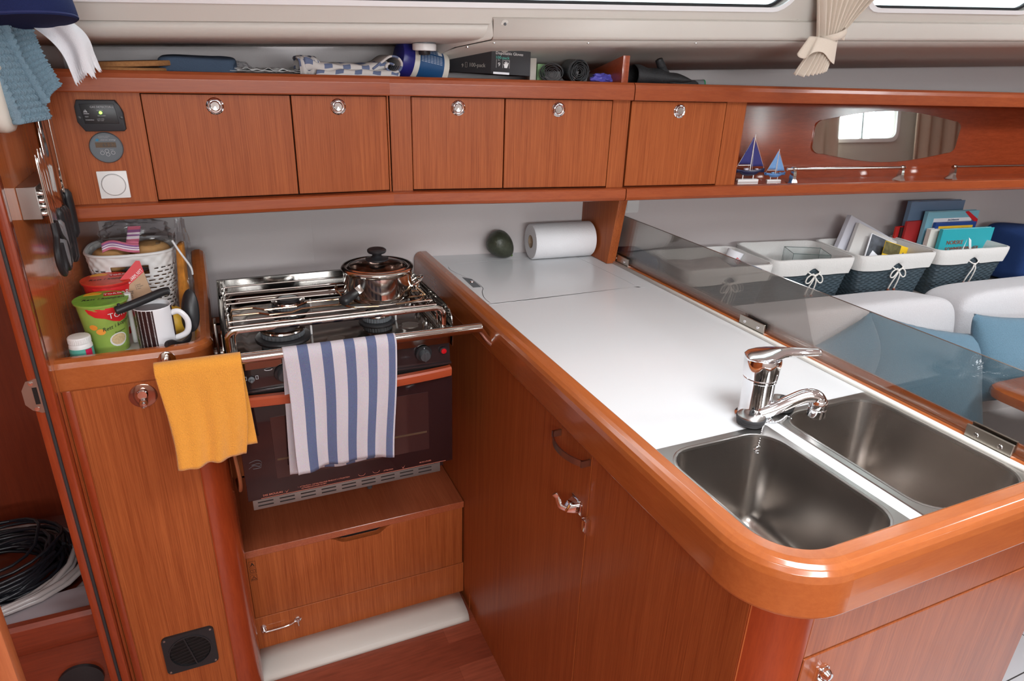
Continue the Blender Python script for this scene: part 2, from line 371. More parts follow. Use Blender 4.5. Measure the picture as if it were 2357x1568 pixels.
# ------------------------------------------------------------------ left bulkhead, post and wet locker
WA = lambda y: -.318+(y-1.35)*.07
GLW = wood('glossy_bulkhead', (.42, .105, .028), (.60, .175, .055), (150, 150, 5), .16, .8)
mb = MB(); ys = [1.352, 1.93]
mb.hexa([(WA(1.352)-.02, 1.352, FZ), (WA(1.352), 1.352, FZ), (WA(1.93), 1.93, FZ), (WA(1.93)-.02, 1.93, FZ), (WA(1.352)-.02, 1.352, 1.9), (WA(1.352), 1.352, 1.9), (WA(1.93), 1.93, 1.9), (WA(1.93)-.02, 1.93, 1.9)])
struct(mb.build('wall_galley_bulkhead', GLW, loc=(-.3, 1.6, 0)))
mb = MB(); mb.box(-.332, -.3165, 1.325, 1.352, FZ, 1.9, .003).box(-.352, -.336, 1.325, 1.37, FZ, 1.9, .003)
o = mb.build('trim_4', MZ_, loc=(-.335, 1.33, FZ)); struct(o)
struct(MB().box(-.3365, -.3315, 1.3215, 1.36, FZ, 1.9, .001).build('trim_5', RUB, loc=(-.334, 1.33, FZ)))
# recess left of the post
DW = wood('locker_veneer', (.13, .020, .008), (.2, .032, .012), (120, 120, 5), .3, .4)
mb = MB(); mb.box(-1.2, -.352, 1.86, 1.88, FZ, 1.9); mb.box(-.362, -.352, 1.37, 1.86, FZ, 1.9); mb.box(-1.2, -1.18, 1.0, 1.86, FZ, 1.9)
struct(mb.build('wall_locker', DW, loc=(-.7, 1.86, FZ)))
# ------------------------------------------------------------------ overhead cabinets
def knob(door, M, x, z, d=0.0):
    mb = MB(M @ TR(x, d, z) @ RX(math.radians(90)))
    mb.lathe([(.0168, 0), (.0172, .0012), (.0150, .0026), (.0125, .0012), (.0118, .0010)], seg=32)
    mb.lathe([(.0106, .0), (.0106, .0042), (.0092, .0056), (.0084, .0040), (.0, .0036)], seg=32)
    return mb.build('push_latch', CHR, door)
def railprof(zb, zt, top=True):
    if top: return [(.0, zb), (-.016, zb), (-.0175, zb+.002), (-.018, zt-.014), (-.015, zt-.005), (-.008, zt), (.018, zt), (.020, zt-.004), (.020, zb+.010), (.0, zb+.010)]
    return [(.0, zt), (-.020, zt), (-.023, zt-.003), (-.0235, zb+.010), (-.020, zb+.003), (-.012, zb), (.02, zb), (.02, zt)]
def rail(M, x0, x1, zb, zt, top, parent, name='rail', mat=None):
    mb = MB(M); p = support(railprof(zb, zt, top)); n = max(2, int((x1-x0)/.1))
    mb.loops([[(x0+(x1-x0)*k/n, y, z) for y, z in p] for k in range(n+1)], True, True, True)
    return mb.build(name, mat or RAILM, parent, smooth=40)
def cabinet(name, label, M, X0, X1, doors, stiles, depth=.29, zb=1.158, zt=1.450, open_to=None):
    c = M @ Vector(((X0+X1)/2, .1, zb))
    t = thing(name, label, 'cabinet', c)
    mb = MB(M); xe = X1 if open_to is None else open_to
    mb.box(X0+.002, xe-.002, .018, depth, zb+.010, zt-.030)
    mb.build('carcass', DARK if open_to is None else GX, t)
    mb = MB(M); mb.box(X0, X1, .019, depth, zt-.022, zt-.0065)
    mb.build('top_shelf', GX, t)
    for a, b, kx in doors:
        d = MB(M).box(a+.0012, b-.0012, 0, .016, 1.1945, 1.4065, .0008, 1).build('door', GV, t)
        if kx is not None: knob(d, M, kx, 1.384)
    for a, b in stiles: MB(M).box(a, b, .0005, .016, 1.191, 1.409, .0005, 1).build('stile', GV, t)
    rail(M, X0, X1, 1.409, zt, True, t, 'top_rail'); rail(M, X0, X1, zb, 1.191, False, t, 'bottom_rail')
    return t
M1 = TR(0, 1.60, 0)
cab1 = cabinet('overhead_cabinet', 'left overhead wooden cabinet with two doors beside the gas detector', M1, -.2995, .394, [(-.111, .178, .025), (.1785, .3895, .279)], [(-.2985, -.1115), (.390, .394)])
L2 = lambda x: (x-.395)/math.cos(math.atan(.15))
cab2 = cabinet('overhead_cabinet', 'middle overhead wooden cabinet with two doors above the paper roll', M2, .0005, L2(.992), [(L2(.445), L2(.668), L2(.555)), (L2(.6685), L2(.945), L2(.803))], [(.0015, L2(.4448)), (L2(.9455), L2(.992))])
L3 = lambda x: (x-.993)/math.cos(math.atan(.12))
cab3 = cabinet('overhead_cabinet', 'right overhead wooden cabinet with one door and a long open mirrored shelf', M3, .0015, L3(4.6), [(L3(.996), L3(1.272), L3(1.134))], [(L3(1.2725), L3(1.333))], open_to=L3(1.333), depth=.24)
mb = MB(M3); mb.box(L3(1.333), L3(4.6), .0, .17, 1.166, 1.1915, .001, 1); mb.build('shelf_board', wood('shelf_gloss', (.22, .034, .010), (.34, .062, .019), (7, 120, 120), .12, .9), cab3)
BK = lambda z: .085+(z-1.19)*.10
mb = MB(M3); mb.hexa([(L3(1.333), BK(1.19), 1.19), (L3(4.6), BK(1.19), 1.19), (L3(4.6), BK(1.19)+.012, 1.19), (L3(1.333), BK(1.19)+.012, 1.19),
                     (L3(1.333), BK(1.42), 1.42), (L3(4.6), BK(1.42), 1.42), (L3(4.6), BK(1.42)+.012, 1.42), (L3(1.333), BK(1.42)+.012, 1.42)])
mb.build('back_panel', wood('back_panel_wood', (.165, .026, .008), (.25, .043, .014), (5, 160, 160), .16, .6), cab3)
MB(M3).box(.0, .016, .018, .24, 1.19, 1.409).build('side_panel', GV, cab3)
# mirror on the leaning back panel
MIR = pbr('mirror_silver', (.90, .88, .86), .015, 1)
def mir(a, b, h):
    return M3 @ Vector((a, BK(b)-h, b))
P = []
xa, xb = L3(1.645), L3(2.205)
for k in range(49):
    t = k/48; P.append((xa+.03+(xb-xa-.06)*(1-t), 1.358+.028*math.sin(PI*t)))
for k in range(1, 7): a = PI/2+PI/2*k/7*1.1; P.append((xa+.030+.028*math.cos(a), 1.334+.024*math.sin(a)))
for k in range(1, 7): a = PI+PI/2*k/7; P.append((xa+.034+.034*math.cos(a)-.001, 1.286+.024*math.sin(a)))
for k in range(49):
    t = k/48; P.append((xa+.04+(xb-xa-.08)*t, 1.262-.026*math.sin(PI*t)))
for k in range(1, 7): a = -PI/2+PI/2*k/7; P.append((xb-.04+.028*math.cos(a)+.004, 1.286+.024*math.sin(a)))
for k in range(1, 7): a = PI/2*k/7; P.append((xb-.030+.030*math.cos(a), 1.334+.024*math.sin(a)))
o = MB().holed(P, [], .001, .004, mir).build('wall_mirror', MIR, smooth=20, loc=M3 @ Vector(((xa+xb)/2, .09, 1.24)))
tag(o, 'frameless mirror with rounded corners on the back of the open shelf', 'mirror')
# fiddle rails on the shelf
for i, (x0, x1, lab) in enumerate(((1.512, 1.935, 'short polished steel rail on the open shelf beside the model sailboats'), (2.122, 3.2, 'polished steel rail on the open shelf running out of the right of the frame'))):
    a, b = L3(x0), L3(x1); t = thing('fiddle_rail', lab, 'rail', M3 @ Vector(((a+b)/2, .02, 1.1915)))
    MB(M3).tube([(a, .016, 1.229), (b, .016, 1.229)], .0042, seg=14).build('rail_tube', POL, t)
    ps = [a+.022, b-.012] if i == 0 else [a+.006, b-.3]
    for p in ps:
        sgn = 1 if i == 0 else -1
        mb = MB(M3); mb.loops([[(p-.010+q[0], q[1], 1.1915+q[2]) for q in rr] for rr in ([(0, .002, 0), (.020, .002, 0), (.020, .034, 0), (0, .034, 0)], [(.006, .008, .010), (.018, .008, .010), (.018, .026, .010), (.006, .026, .010)], [(.008, .010, .034), (.016, .010, .034), (.016, .022, .034), (.008, .022, .034)])], True, True, True)
        mb.lathe([(.006, -.007), (.0068, -.003), (.0068, .003), (.006, .007)], (p+.001, .016, 1.229), (1, 0, 0), 16)
        mb.build('bracket', POL, t, smooth=50)
# model sailboats
def sailboat(cx, cy, s, label, hull, sail, deck):
    M = M3 @ TR(L3(cx), cy, 1.1915) @ Matrix.Diagonal((s, s, s, 1))
    t = thing('model_sailboat', label, 'model boat', M @ Vector((0, 0, 0)), 'model sailboats')
    WP = WPL
    MB(M).prism([(-.040, -.010), (.034, -.010), (.040, .010), (-.034, .010)], 0, .008, .001).build('stand', WP, t)
    mb = MB(M); [mb.cyl((x, 0, .007), (x, 0, .024), .0016, seg=8) for x in (-.018, .020)]; mb.build('stand_peg', WP, t)
    mb = MB(M); R = []
    for k in range(13):
        u = -.050+.106*k/12; w_ = .013*math.sqrt(max(.02, 1-((u+.006)/.054)**2)) if u > -.006 else .013*(.55+.45*(u+.05)/.044)
        dz = .034+.012*(u/.05)**2*.5; keel = .014 if -.022 < u < .03 else .026-.002
        kz = .018+.010*min(1, abs((u-.002)/.034))**3
        R.append([(u, w_*c, (dz if j in (0, 8) else kz+(dz-kz)*(1-math.sin(PI*j/8))**.8 if 1 else 0)) for j, c in enumerate([math.cos(PI*q/8) for q in range(9)])])
    mb.loops(R, False); mb.loops([R[0]], False)
    mb.build('hull', hull, t, solid=.0012)
    mb = MB(M); mb.loops([[(r[0][0], r[0][1]*.96, r[0][2]-.0015), (r[-1][0], r[-1][1]*.96, r[-1][2]-.0015)] for r in R], False); mb.box(-.016, -.004, -.004, .004, .036, .041).box(.024, .032, -.003, .003, .037, .040)
    mb.build('deck', deck, t)
    mb = MB(M); mb.cyl((.004, 0, .034), (.004, 0, .142), .0016, .0011, 8).cyl((-.040, 0, .050), (.003, 0, .050), .0012, seg=8)
    mb.tube([(.054, 0, .040), (.004, 0, .134)], .0004, seg=5).tube([(-.048, 0, .040), (.004, 0, .138)], .0004, seg=5).tube([(.004, -.011, .036), (.004, 0, .11)], .0004, seg=5).tube([(.004, .011, .036), (.004, 0, .11)], .0004, seg=5)
    mb.build('mast', WP, t)
    mb = MB(M); mb.grid(lambda u, v: (-.040*(1-v)*(1-u)+.002*u+.0*v-.001*v, .003*math.sin(PI*u)*(1-v), .053+.080*v-.0*u), 6, 8); mb.build('mainsail', sail, t, solid=.0008)
    mb = MB(M); mb.grid(lambda u, v: (.007+(.044*(1-v))*u, .003*math.sin(PI*u)*(1-v), .046+.076*v), 6, 8); mb.build('jib', sail, t, solid=.0008)
sailboat(1.405, .045, .92, 'larger navy model sailboat with dark blue sails on the open shelf', pbr('navy_paint', (.012, .018, .06), .35), pbr('navy_sail', (.035, .035, .17), .8, nz=.2, nscale=500), pbr('pale_deck', (.55, .52, .6), .6))
sailboat(1.490, .040, .64, 'smaller light blue model sailboat with pale blue sails on the open shelf', pbr('sky_paint', (.10, .24, .52), .35), pbr('sky_sail', (.16, .32, .60), .8, nz=.2, nscale=500), pbr('sky_deck', (.2, .38, .65), .6))
# ------------------------------------------------------------------ instruments on the cabinet face (y=1.60)
DGR = pbr('dark_grey_plastic', (.022, .022, .026), .5)
INK = pbr('print_white', (.42, .42, .44), .6)
F1 = lambda x, z, d=0: TR(x, 1.5995-d, z) @ RX(math.radians(90))
t = thing('gas_detector', 'black gas detector box with a green light', 'gas detector', (-.186, 1.59, 1.338))
mb = MB(F1(-.186, 1.366)); pp = [(-.038, .024), (-.034, .029), (.022, .029), (.038, .012), (.042, .0), (.042, -.026), (.039, -.029), (-.026, -.029), (-.036, -.010), (-.042, .004)]
pp = [(-.041, .016), (-.036, .029), (.030, .029), (.036, .018), (.041, .006), (.041, -.026), (.037, -.030), (-.030, -.030), (-.041, -.012)]
mb.prism(pp, 0, .013, .0025); mb.build('housing', DGR, t)
mb = MB(F1(-.186, 1.366)); mb.prism([(-.032, .022), (.027, .022), (.031, -.015), (-.028, -.015)], .0128, .0145, .0006); mb.build('front_plate', BLK, t)
mb = MB(F1(-.186, 1.366)); mb.text('GAS DETECTOR', .0050, TR(-.0145, .0145, .0147)); mb.text('CE', .0036, TR(.0215, .0145, .0147)); mb.text('TEST', .003, TR(-.026, -.003, .0147)); mb.text('WARNING', .003, TR(-.026, -.009, .0147))
mb.text('NORMAL', .0026, TR(-.004, .009, .0147)); mb.text('GAS ALARM', .0026, TR(-.004, -.001, .0147)); mb.text('LOW LEVEL', .0024, TR(-.006, -.007, .0147)); mb.text('TEST UNIT', .0024, TR(-.006, -.010, .0147))
mb.prism([(-.027, .003), (-.018, .003), (-.018, .0042), (-.027, .0042)], .0145, .0149); mb.prism([(-.0235, .006), (-.0235, .012), (-.020, .006)], .0145, .0149); mb.prism([(-.0245, .006), (-.0245, .011), (-.027, .006)], .0145, .0149)
mb.build('lettering', INK, t, smooth=0)
MB(F1(-.186, 1.366)).lathe([(.0028, .0140), (.0026, .0160), (.0, .0168)], (.002, .0055, 0), seg=16).build('indicator_light', pbr('green_led', (.25, 1, .05), .3, emit=5), t, label='lit green indicator light')
mb = MB(F1(-.186, 1.366)); [mb.lathe([(.003, .0125), (.003, .0138), (.001, .0142)], (x, -.004, 0), seg=12) for x in (-.036, .036)]; mb.build('screw', BLK, t)
t = thing('battery_monitor', 'round grey battery display reading 63.2 on the cabinet face', 'battery monitor', (-.187, 1.59, 1.272))
MB(F1(-.187, 1.304)).lathe([(.030, 0), (.030, .004), (.0285, .0062), (.0275, .0062), (.0272, .0055)], seg=48).build('bezel', pbr('grey_bezel', (.10, .115, .13), .4), t)
MB(F1(-.187, 1.304)).prism([(-.018, .0005), (.018, .0005), (.018, .0105), (-.018, .0105)], .0055, .0064).build('display', pbr('lcd', (.10, .055, .025), .25), t)
mb = MB(F1(-.187, 1.304)); mb.text('63.2', .0098, TR(-.006, .002, .0066)); mb.text('%', .004, TR(.0125, .0068, .0066)); mb.text('BATT', .0028, TR(.0115, .0014, .0066)); mb.build('reading', BLK, t, smooth=0)
mb = MB(F1(-.187, 1.304)); mb.text('victron energy', .0046, TR(-.008, .014, .0058)); mb.text('precision control', .0028, TR(-.010, .0215, .0058)); mb.text('battery monitor', .0026, TR(-.010, .0188, .0058)); mb.text('SETUP', .002, TR(-.0115, -.0052, .0058)); mb.text('SELECT', .002, TR(.006, -.0048, .0058))
mb.build('lettering', INK, t, smooth=0)
MB(F1(-.187, 1.304)).prism([(-.017, .0135), (-.0125, .0125), (-.010, .0165), (-.0145, .0180)], .0055, .0060).build('emblem', pbr('cyan_print', (.01, .18, .32), .5), t)
for x, y in ((-.0085, -.010), (.0, -.0062), (.001, -.0130), (.0105, -.0098)):
    MB(F1(-.187+x, 1.304+y)).lathe([(.0037, .0062), (.0037, .0068), (.0029, .0068), (.0029, .0062)], seg=24, cap0=False, cap1=False).build('button', INK, t)
t = thing('dimmer_switch', 'square white switch plate with a round button below the battery display', 'switch', (-.187, 1.59, 1.203))
MB(F1(-.187, 1.230)).prism(rrect(-.027, .027, -.0275, .0275, .001, 1), 0, .0045, .0008).build('plate', WPL, t)
MB(F1(-.187, 1.230)).lathe([(.0215, .004), (.0215, .0068), (.020, .0086), (.0185, .0088)], seg=40).build('button', WPL, t)
MB(F1(-.187, 1.230)).lathe([(.0222, .0044), (.0222, .0048)], seg=40).build('button_gap', GREYP, t)
# ------------------------------------------------------------------ knife rack and knives on the bulkhead
KY = lambda y: WA(y)
t = thing('knife_rack', 'brushed steel magnetic knife rack screwed to the glossy bulkhead', 'knife rack', (KY(1.47)+.03, 1.47, 1.20))
MW = lambda y: TR(KY(y), y, 0) @ RZ(-math.atan(.07)) # local x = out of wall, local y along wall
mb = MB(MW(1.405)); mb.hexa([(0, 0, 1.205), (.030, .0, 1.205), (.030, .165, 1.215), (0, .165, 1.215), (0, 0, 1.262), (.030, 0, 1.262), (.030, .165, 1.272), (0, .165, 1.272)], .001, 1); mb.build('housing', STEEL, t)
for k in range(9):
    y = .010+k*.0175
    mb = MB(MW(1.405)); [mb.lathe([(.0056, 0), (.0056, .006), (.0045, .0075)], (.030, y+.006*(j % 2), 1.214+k*.001+j*.0115), (1, 0, 0), 10) for j in range(4)]
    mb.build('magnet_stud', POL, t)
def knife(y, bl, hl, ang, kind, label, zc=1.235, wv=.011):
    M = MW(1.405) @ TR(.0372, y, zc) @ RX(ang)
    t = thing('kitchen_scissors' if kind == 'sc' else 'kitchen_knife', label, 'scissors' if kind == 'sc' else 'knife', M @ Vector((0, 0, -.03-hl)), 'knives on the magnetic rack' if kind != 'sc' else None)
    B = bl
    bladeP = [(-wv, -.035), (wv, -.035), (wv, B*.55), (wv*.5, B*.85), (-wv*.8, B), (-wv, B*.9)]
    Mx = M @ Matrix(((0, 0, 1, 0), (1, 0, 0, 0), (0, 1, 0, 0), (0, 0, 0, 1)))
    MB(Mx).prism(bladeP, .0, .0022, .0005).build('blade', POL, t)
    hm = BLK if kind != 'grey' else GREYH
    if kind == 'sc':
        MB(Mx).prism([(q[0]*.7-.002, q[1]*.95) for q in bladeP], .0023, .0043, .0005).build('blade', POL, t)
        for s_ in (-1, 1):
            MB(M).tube(cm([(.003, s_*.006, -.03), (.004, s_*.012, -.055), (.005, s_*.030, -.075), (.005, s_*.034, -.10), (.005, s_*.018, -.122), (.005, s_*.004, -.105), (.004, s_*.003, -.07)], 4), [.0055]*25, seg=10).build('finger_loop', hm, t)
        return t
    mb = MB(M); n = 12; R = []
    for k in range(n+1):
        u = k/n; z = -.030-hl*u; wd = .0115*(.85+.25*math.sin(PI*u*1.0)+.20*(u > .85)*(u-.85)/.15)*(1 if 0 < k < n else .6); th = .0085*(1 if 0 < k < n else .5); bend = .004*math.sin(PI*u)
        R.append([(.0012+th*math.cos(2*PI*q/12), bend+wd*math.sin(2*PI*q/12), z) for q in range(12)])
    mb.loops(R, True, True, True); mb.build('handle', hm, t, smooth=60)
    return t
GREYH = pbr('grey_handle', (.20, .20, .21), .35, coat=.2)
knife(.020, .09, .09, .02, 'sc', 'black-handled kitchen scissors nearest the viewer on the magnetic rack', 1.225)
knife(.040, .105, .088, .02, 'grey', 'first grey-handled knife behind the scissors on the magnetic rack', 1.218)
knife(.056, .10, .090, .0, 'grey', 'second grey-handled knife behind the scissors on the magnetic rack', 1.222)
knife(.072, .115, .080, .0, 'blk', 'short black-handled knife between the grey and the long knives', 1.240)
knife(.092, .185, .105, .0, 'blk', 'long wide-bladed knife with a thick black handle in the middle of the rack', 1.238, .019)
knife(.110, .215, .110, -.01, 'blk', 'long black-handled knife second from the right of the rack', 1.238, .013)
knife(.150, .200, .095, -.01, 'blk', 'rightmost black-handled knife of the rack nearest the instrument panel', 1.262, .012)
# ------------------------------------------------------------------ hanging things at top left
KN = fabric('knitted_cotton', (.19, .285, .35), 500, .3, .5)
def potholder(M, w_, h_, label, seed, lean, sag):
    def fn(side):
        def g(u, v):
            x = (u-.5)*w_+lean*v+sag*(v*(1-u)); z = -v*h_*(1-.16*u*(sag > 0)); uc = u*6; fr = uc % 1; sg_ = 1 if fr < .5 else -1
            st = max(0, .5+.5*math.cos(2*PI*(v*17+sg_*(fr-.5)*1.3)))**.6; bt = .0045*st*abs(math.sin(2*PI*fr))**.6
            rim = .0035*(.6+.4*math.cos(2*PI*(v*20+u*12))) if (u < .12 or u > .88 or v < .07 or v > .93) else 0
            edge = 0 if (0 < u < 1 and 0 < v < 1) else -1
            return (x, side*((.003+bt+rim) if edge == 0 else 0)+.010*math.sin(v*3+seed)+.008*math.sin(u*3.2+seed), z)
        return g
    mb = MB(M); mb.grid(fn(1), 84, 140); mb.grid(fn(-1), 84, 140)
    bmesh.ops.remove_doubles(mb.bm, verts=mb.bm.verts, dist=.0002)
    mb.tube(cm([(0, 0, -.005), (-.010, 0, .02), (0, 0, .035), (.010, 0, .02), (0, 0, -.005)], 5), .0025)
    o = mb.build('knitted_potholder', KN, smooth=70); tag(o, label, 'potholder', None); return o
potholder(MW(1.462) @ TR(.045, 0, 1.555) @ RZ(math.radians(80)) @ RX(math.radians(-10)), .074, .160, 'front light blue knitted potholder with braided rim hanging over the knives', .3, .0, .014)
potholder(MW(1.395) @ TR(.019, 0, 1.545) @ RZ(math.radians(86)) @ RX(math.radians(-6)), .085, .178, 'rear blue knitted potholder partly hidden behind the other beside the white remote', 1.7, .02, .0)
# navy cap
NAVYF = fabric('navy_cotton', (.016, .024, .09), 900, .3, .4)
DENIM = fabric('dark_mesh', (.012, .013, .022), 900, .5, .7)
t = thing('cap', 'navy cap with a dark mesh crown hanging above the potholders', 'cap', (-.235, 1.40, 1.53))
Mc = TR(-.248, 1.405, 1.524) @ RX(math.radians(-6)) @ RY(math.radians(-6))
mb = MB(Mc); mb.lathe([(.078, .0), (.0800, .006), (.0795, .018), (.0785, .030)], seg=48, cap0=True, cap1=False); mb.build('brim_band', NAVYF, t, solid=.0015)
mb = MB(Mc); mb.lathe([(.0780, .026), (.0775, .045), (.071, .075), (.05, .095), (.02, .104)], seg=48, cap0=False); mb.build('crown', DENIM, t, solid=.0015)
mb = MB(Mc); mb.lathe([(.0806, .004), (.0812, .0025), (.0806, .001)], seg=48, cap0=False, cap1=False); mb.build('seam_piping', pbr('navy_piping', (.02, .03, .12), .8), t)
# torn white tissue
def tis(u, v):
    p0 = Vector((-.250, 1.468, 1.522)); p1 = Vector((-.197, 1.478, 1.536)); q0 = Vector((-.199, 1.470, 1.422)); q1 = Vector((-.160, 1.475, 1.456))
    jag = .006*abs(math.sin(u*31+1))+.005*abs(math.sin(u*67))+.012*(u > .62)*abs(math.sin(u*11))
    A = p0.lerp(p1, u); B = q0.lerp(q1, u); d = (B-A).normalized(); L = (B-A).length-.012+jag*(1 if v > .80 else 0)*(v-.80)/.20
    return A+(B-A).normalized()*(L*v)-d*0+Vector((.012, 0, .006))*math.sin(PI*v)+Vector((0, 1, 0))*(.010*math.sin(u*6+v*1.2)+.0006*math.sin(u*19+v*3))
o = MB().grid(tis, 90, 24).build('paper_towel_sheet', pbr('tissue', (.82, .83, .87), .95, bump=.4, nscale=500), smooth=60, solid=.0006)
tag(o, 'torn white paper towel sheet hanging out beside the navy cap', 'paper towel')
# white remote on the wall
CRM = pbr('cream_plastic', (.66, .63, .56), .35)
Mr = MW(1.352) @ TR(.013, -.006, 1.408) @ RY(math.radians(90)) @ RZ(math.radians(90))
t = thing('remote_control', 'cream handheld remote with a small window hung on the bulkhead at the left edge', 'remote', (WA(1.36)+.01, 1.36, 1.352))
mb = MB(MW(1.384) @ TR(.006, .0, 1.410)); P = rrect(-.030, .030, -.055, .055, .024, 8); R = []
for o_, h in ((-.004, 0), (0, .004), (0, .014), (-.003, .020), (-.008, .023)):
    R.append([(h, p[0]*(1+o_/.03), p[1]*(1+o_/.055)) for p in P])
mb.loops(R, True, True, True); mb.build('housing', CRM, t, smooth=60)
MB(MW(1.384) @ TR(.006, .0, 1.410)).box(.0225, .0238, .006, .014, .015, .036, .0003, 1).build('window', GREYP, t)
MB(MW(1.384) @ TR(.006, .0, 1.410)).box(.0225, .0245, -.004, .004, -.03, -.012, .0015).box(.0225, .0245, .008, .016, -.024, -.008, .0015).build('button', CRM, t)
# ------------------------------------------------------------------ left base cabinet with tray top
t = thing('base_cabinet', 'narrow wooden base cabinet left of the oven with a white tray top', 'cabinet', (-.18, 1.6, FZ))
MB().hexa([(-.3155, 1.372, FZ), (-.05, 1.372, FZ), (-.05, 1.90, FZ), (-.20, 1.90, FZ), (-.3155, 1.372, .880), (-.05, 1.40, .880), (-.05, 1.90, .880), (-.20, 1.90, .880)]) if False else None
mb = MB(); mb.box(-.3155, -.105, 1.3725, 1.39, FZ, .882); mb.box(-.052, -.047, 1.43, 1.90, FZ, .882); mb.build('carcass', GV, t)
P = [(-.105, 1.371), (-.104, 1.3705)]+[(-.100+.054*math.sin(a), 1.4245-.054*math.cos(a)) for a in [PI/2*k/12 for k in range(13)]]+[(-.046, 1.45), (-.058, 1.45), (-.058, 1.42), (-.105, 1.39)]
MB().prism(P, FZ, .883).build('corner_post', MZ_, t, smooth=50)
MB().box(-.3155, -.300, 1.370, 1.388, FZ, .884, .004).build('stile', MZ_, t)
d = MB().box(-.2985, -.1065, 1.3695, 1.3725, .0, .8815, .0006, 1).build('door', GV, t)
mb = MB(TR(-.182, 1.3695, .852) @ RX(math.radians(90))); mb.lathe([(.0255, 0), (.0255, .0012), (.024, .0018), (.011, .0022)], seg=40)
mb.build('lock_plate', pbr('plate_clear_chrome', (.42, .22, .16), .12, .9), d)
mb = MB(TR(-.182, 1.3695, .852) @ RX(math.radians(90))); mb.lathe([(.0105, .001), (.0105, .010), (.0085, .012)], (0, .006, 0), seg=24); mb.lathe([(.0075, .004), (.0082, .016), (.006, .024), (.0, .026)], (0, -.006, 0), (0, -.25, 1), seg=20); mb.build('turn_knob', CHR, d)
# edge moulding: front piece, rounded corner, right side rising to the wall
def sweep(path, prof, closed=False):
    """path: list of (x,y,z,nx,ny); prof: (out,z)"""
    return [[(x+nx*o_, y+ny*o_, z+h) for o_, h in prof] for x, y, z, nx, ny in path]
pf = [(-.030, 0), (-.030, .054), (-.026, .060), (-.018, .063), (-.008, .063), (.0, .058), (.004, .048), (.004, .004), (.001, 0)]
pf = support(pf)
def fid(path, hts):
    out = []
    for (x, y, z, nx, ny), dh in zip(path, hts): out.append([(x+nx*o_, y+ny*o_, z+(h+dh if h > .03 else h)) for o_, h in pf])
    return out
path = [(-.3165, 1.371, .882, 0, -1), (-.292, 1.371, .882, 0, -1), (-.20, 1.371, .882, 0, -1), (-.100, 1.371, .882, 0, -1)]+[(-.098+.052*math.sin(a), 1.423-.052*math.cos(a), .882, math.sin(a), -math.cos(a)) for a in [PI/2*k/10 for k in range(1, 11)]]
ht = [0]*len(path)
for y, h in ((1.50, .002), (1.60, .006), (1.68, .018), (1.74, .040), (1.79, .066), (1.83, .078)): path.append((-.046, y, .882, 1, 0)); ht.append(h)
mb = MB(); mb.loops(fid(path, ht), True, True, True); mb.build('edge_moulding', wood('solid_cherry_curved', (.33, .083, .021), (.43, .122, .031), (60, 60, 120), .2, .7, .8), t, smooth=50)
MB().hexa([(-.3135, 1.398, .905), (-.072, 1.398, .905), (-.072, 1.928, .905), (-.2765, 1.928, .905), (-.3135, 1.398, .915), (-.072, 1.398, .915), (-.072, 1.928, .915), (-.2765, 1.928, .915)]).build('tray_floor', WHITE, t)
# vent grille
tv = thing('vent_grille', 'square black louvred vent grille low on the left cabinet', 'vent', (-.192, 1.365, .118))
Mv = TR(-.192, 1.3695, .174) @ RX(math.radians(90))
MB(Mv).holed(rrect(-.056, .056, -.056, .056, .012), [[(.046*math.cos(2*PI*k/40), .046*math.sin(2*PI*k/40)) for k in range(40)]], 0, .006).build('frame', BLK, tv)
MB(Mv).lathe([(.047, .0), (.047, .0075), (.044, .0075), (.043, .0)], seg=48, cap0=False, cap1=False).build('ring', BLK, tv)
MB(Mv).prism([(.0455*math.cos(2*PI*k/40), .0455*math.sin(2*PI*k/40)) for k in range(40)], -.0, .0006).build('back', DARK, tv)
mb = MB(Mv @ RZ(math.radians(12)))
for k in range(-4, 5):
    y = k*.0098; wx = math.sqrt(max(.0001, .044**2-y*y)); mb.hexa([(-wx, y-.0035, .0005), (wx, y-.0035, .0005), (wx, y-.002, .0005), (-wx, y-.002, .0005), (-wx, y+.002, .006), (wx, y+.002, .006), (wx, y+.0035, .006), (-wx, y+.0035, .006)])
mb.M = Mv @ RZ(math.radians(12)); mb.hexa([(-.0015, -.044, .002), (.0015, -.044, .002), (.0015, .044, .002), (-.0015, .044, .002), (-.0015, -.044, .0072), (.0015, -.044, .0072), (.0015, .044, .0072), (-.0015, .044, .0072)]); mb.build('louvres', BLK, tv)
for x in (-.049, .049):
    for y in (-.049, .049): MB(Mv).lathe([(.0028, .006), (.0024, .0072), (.0, .0074)], (x, y, 0), seg=12).build('screw', NICK, tv)
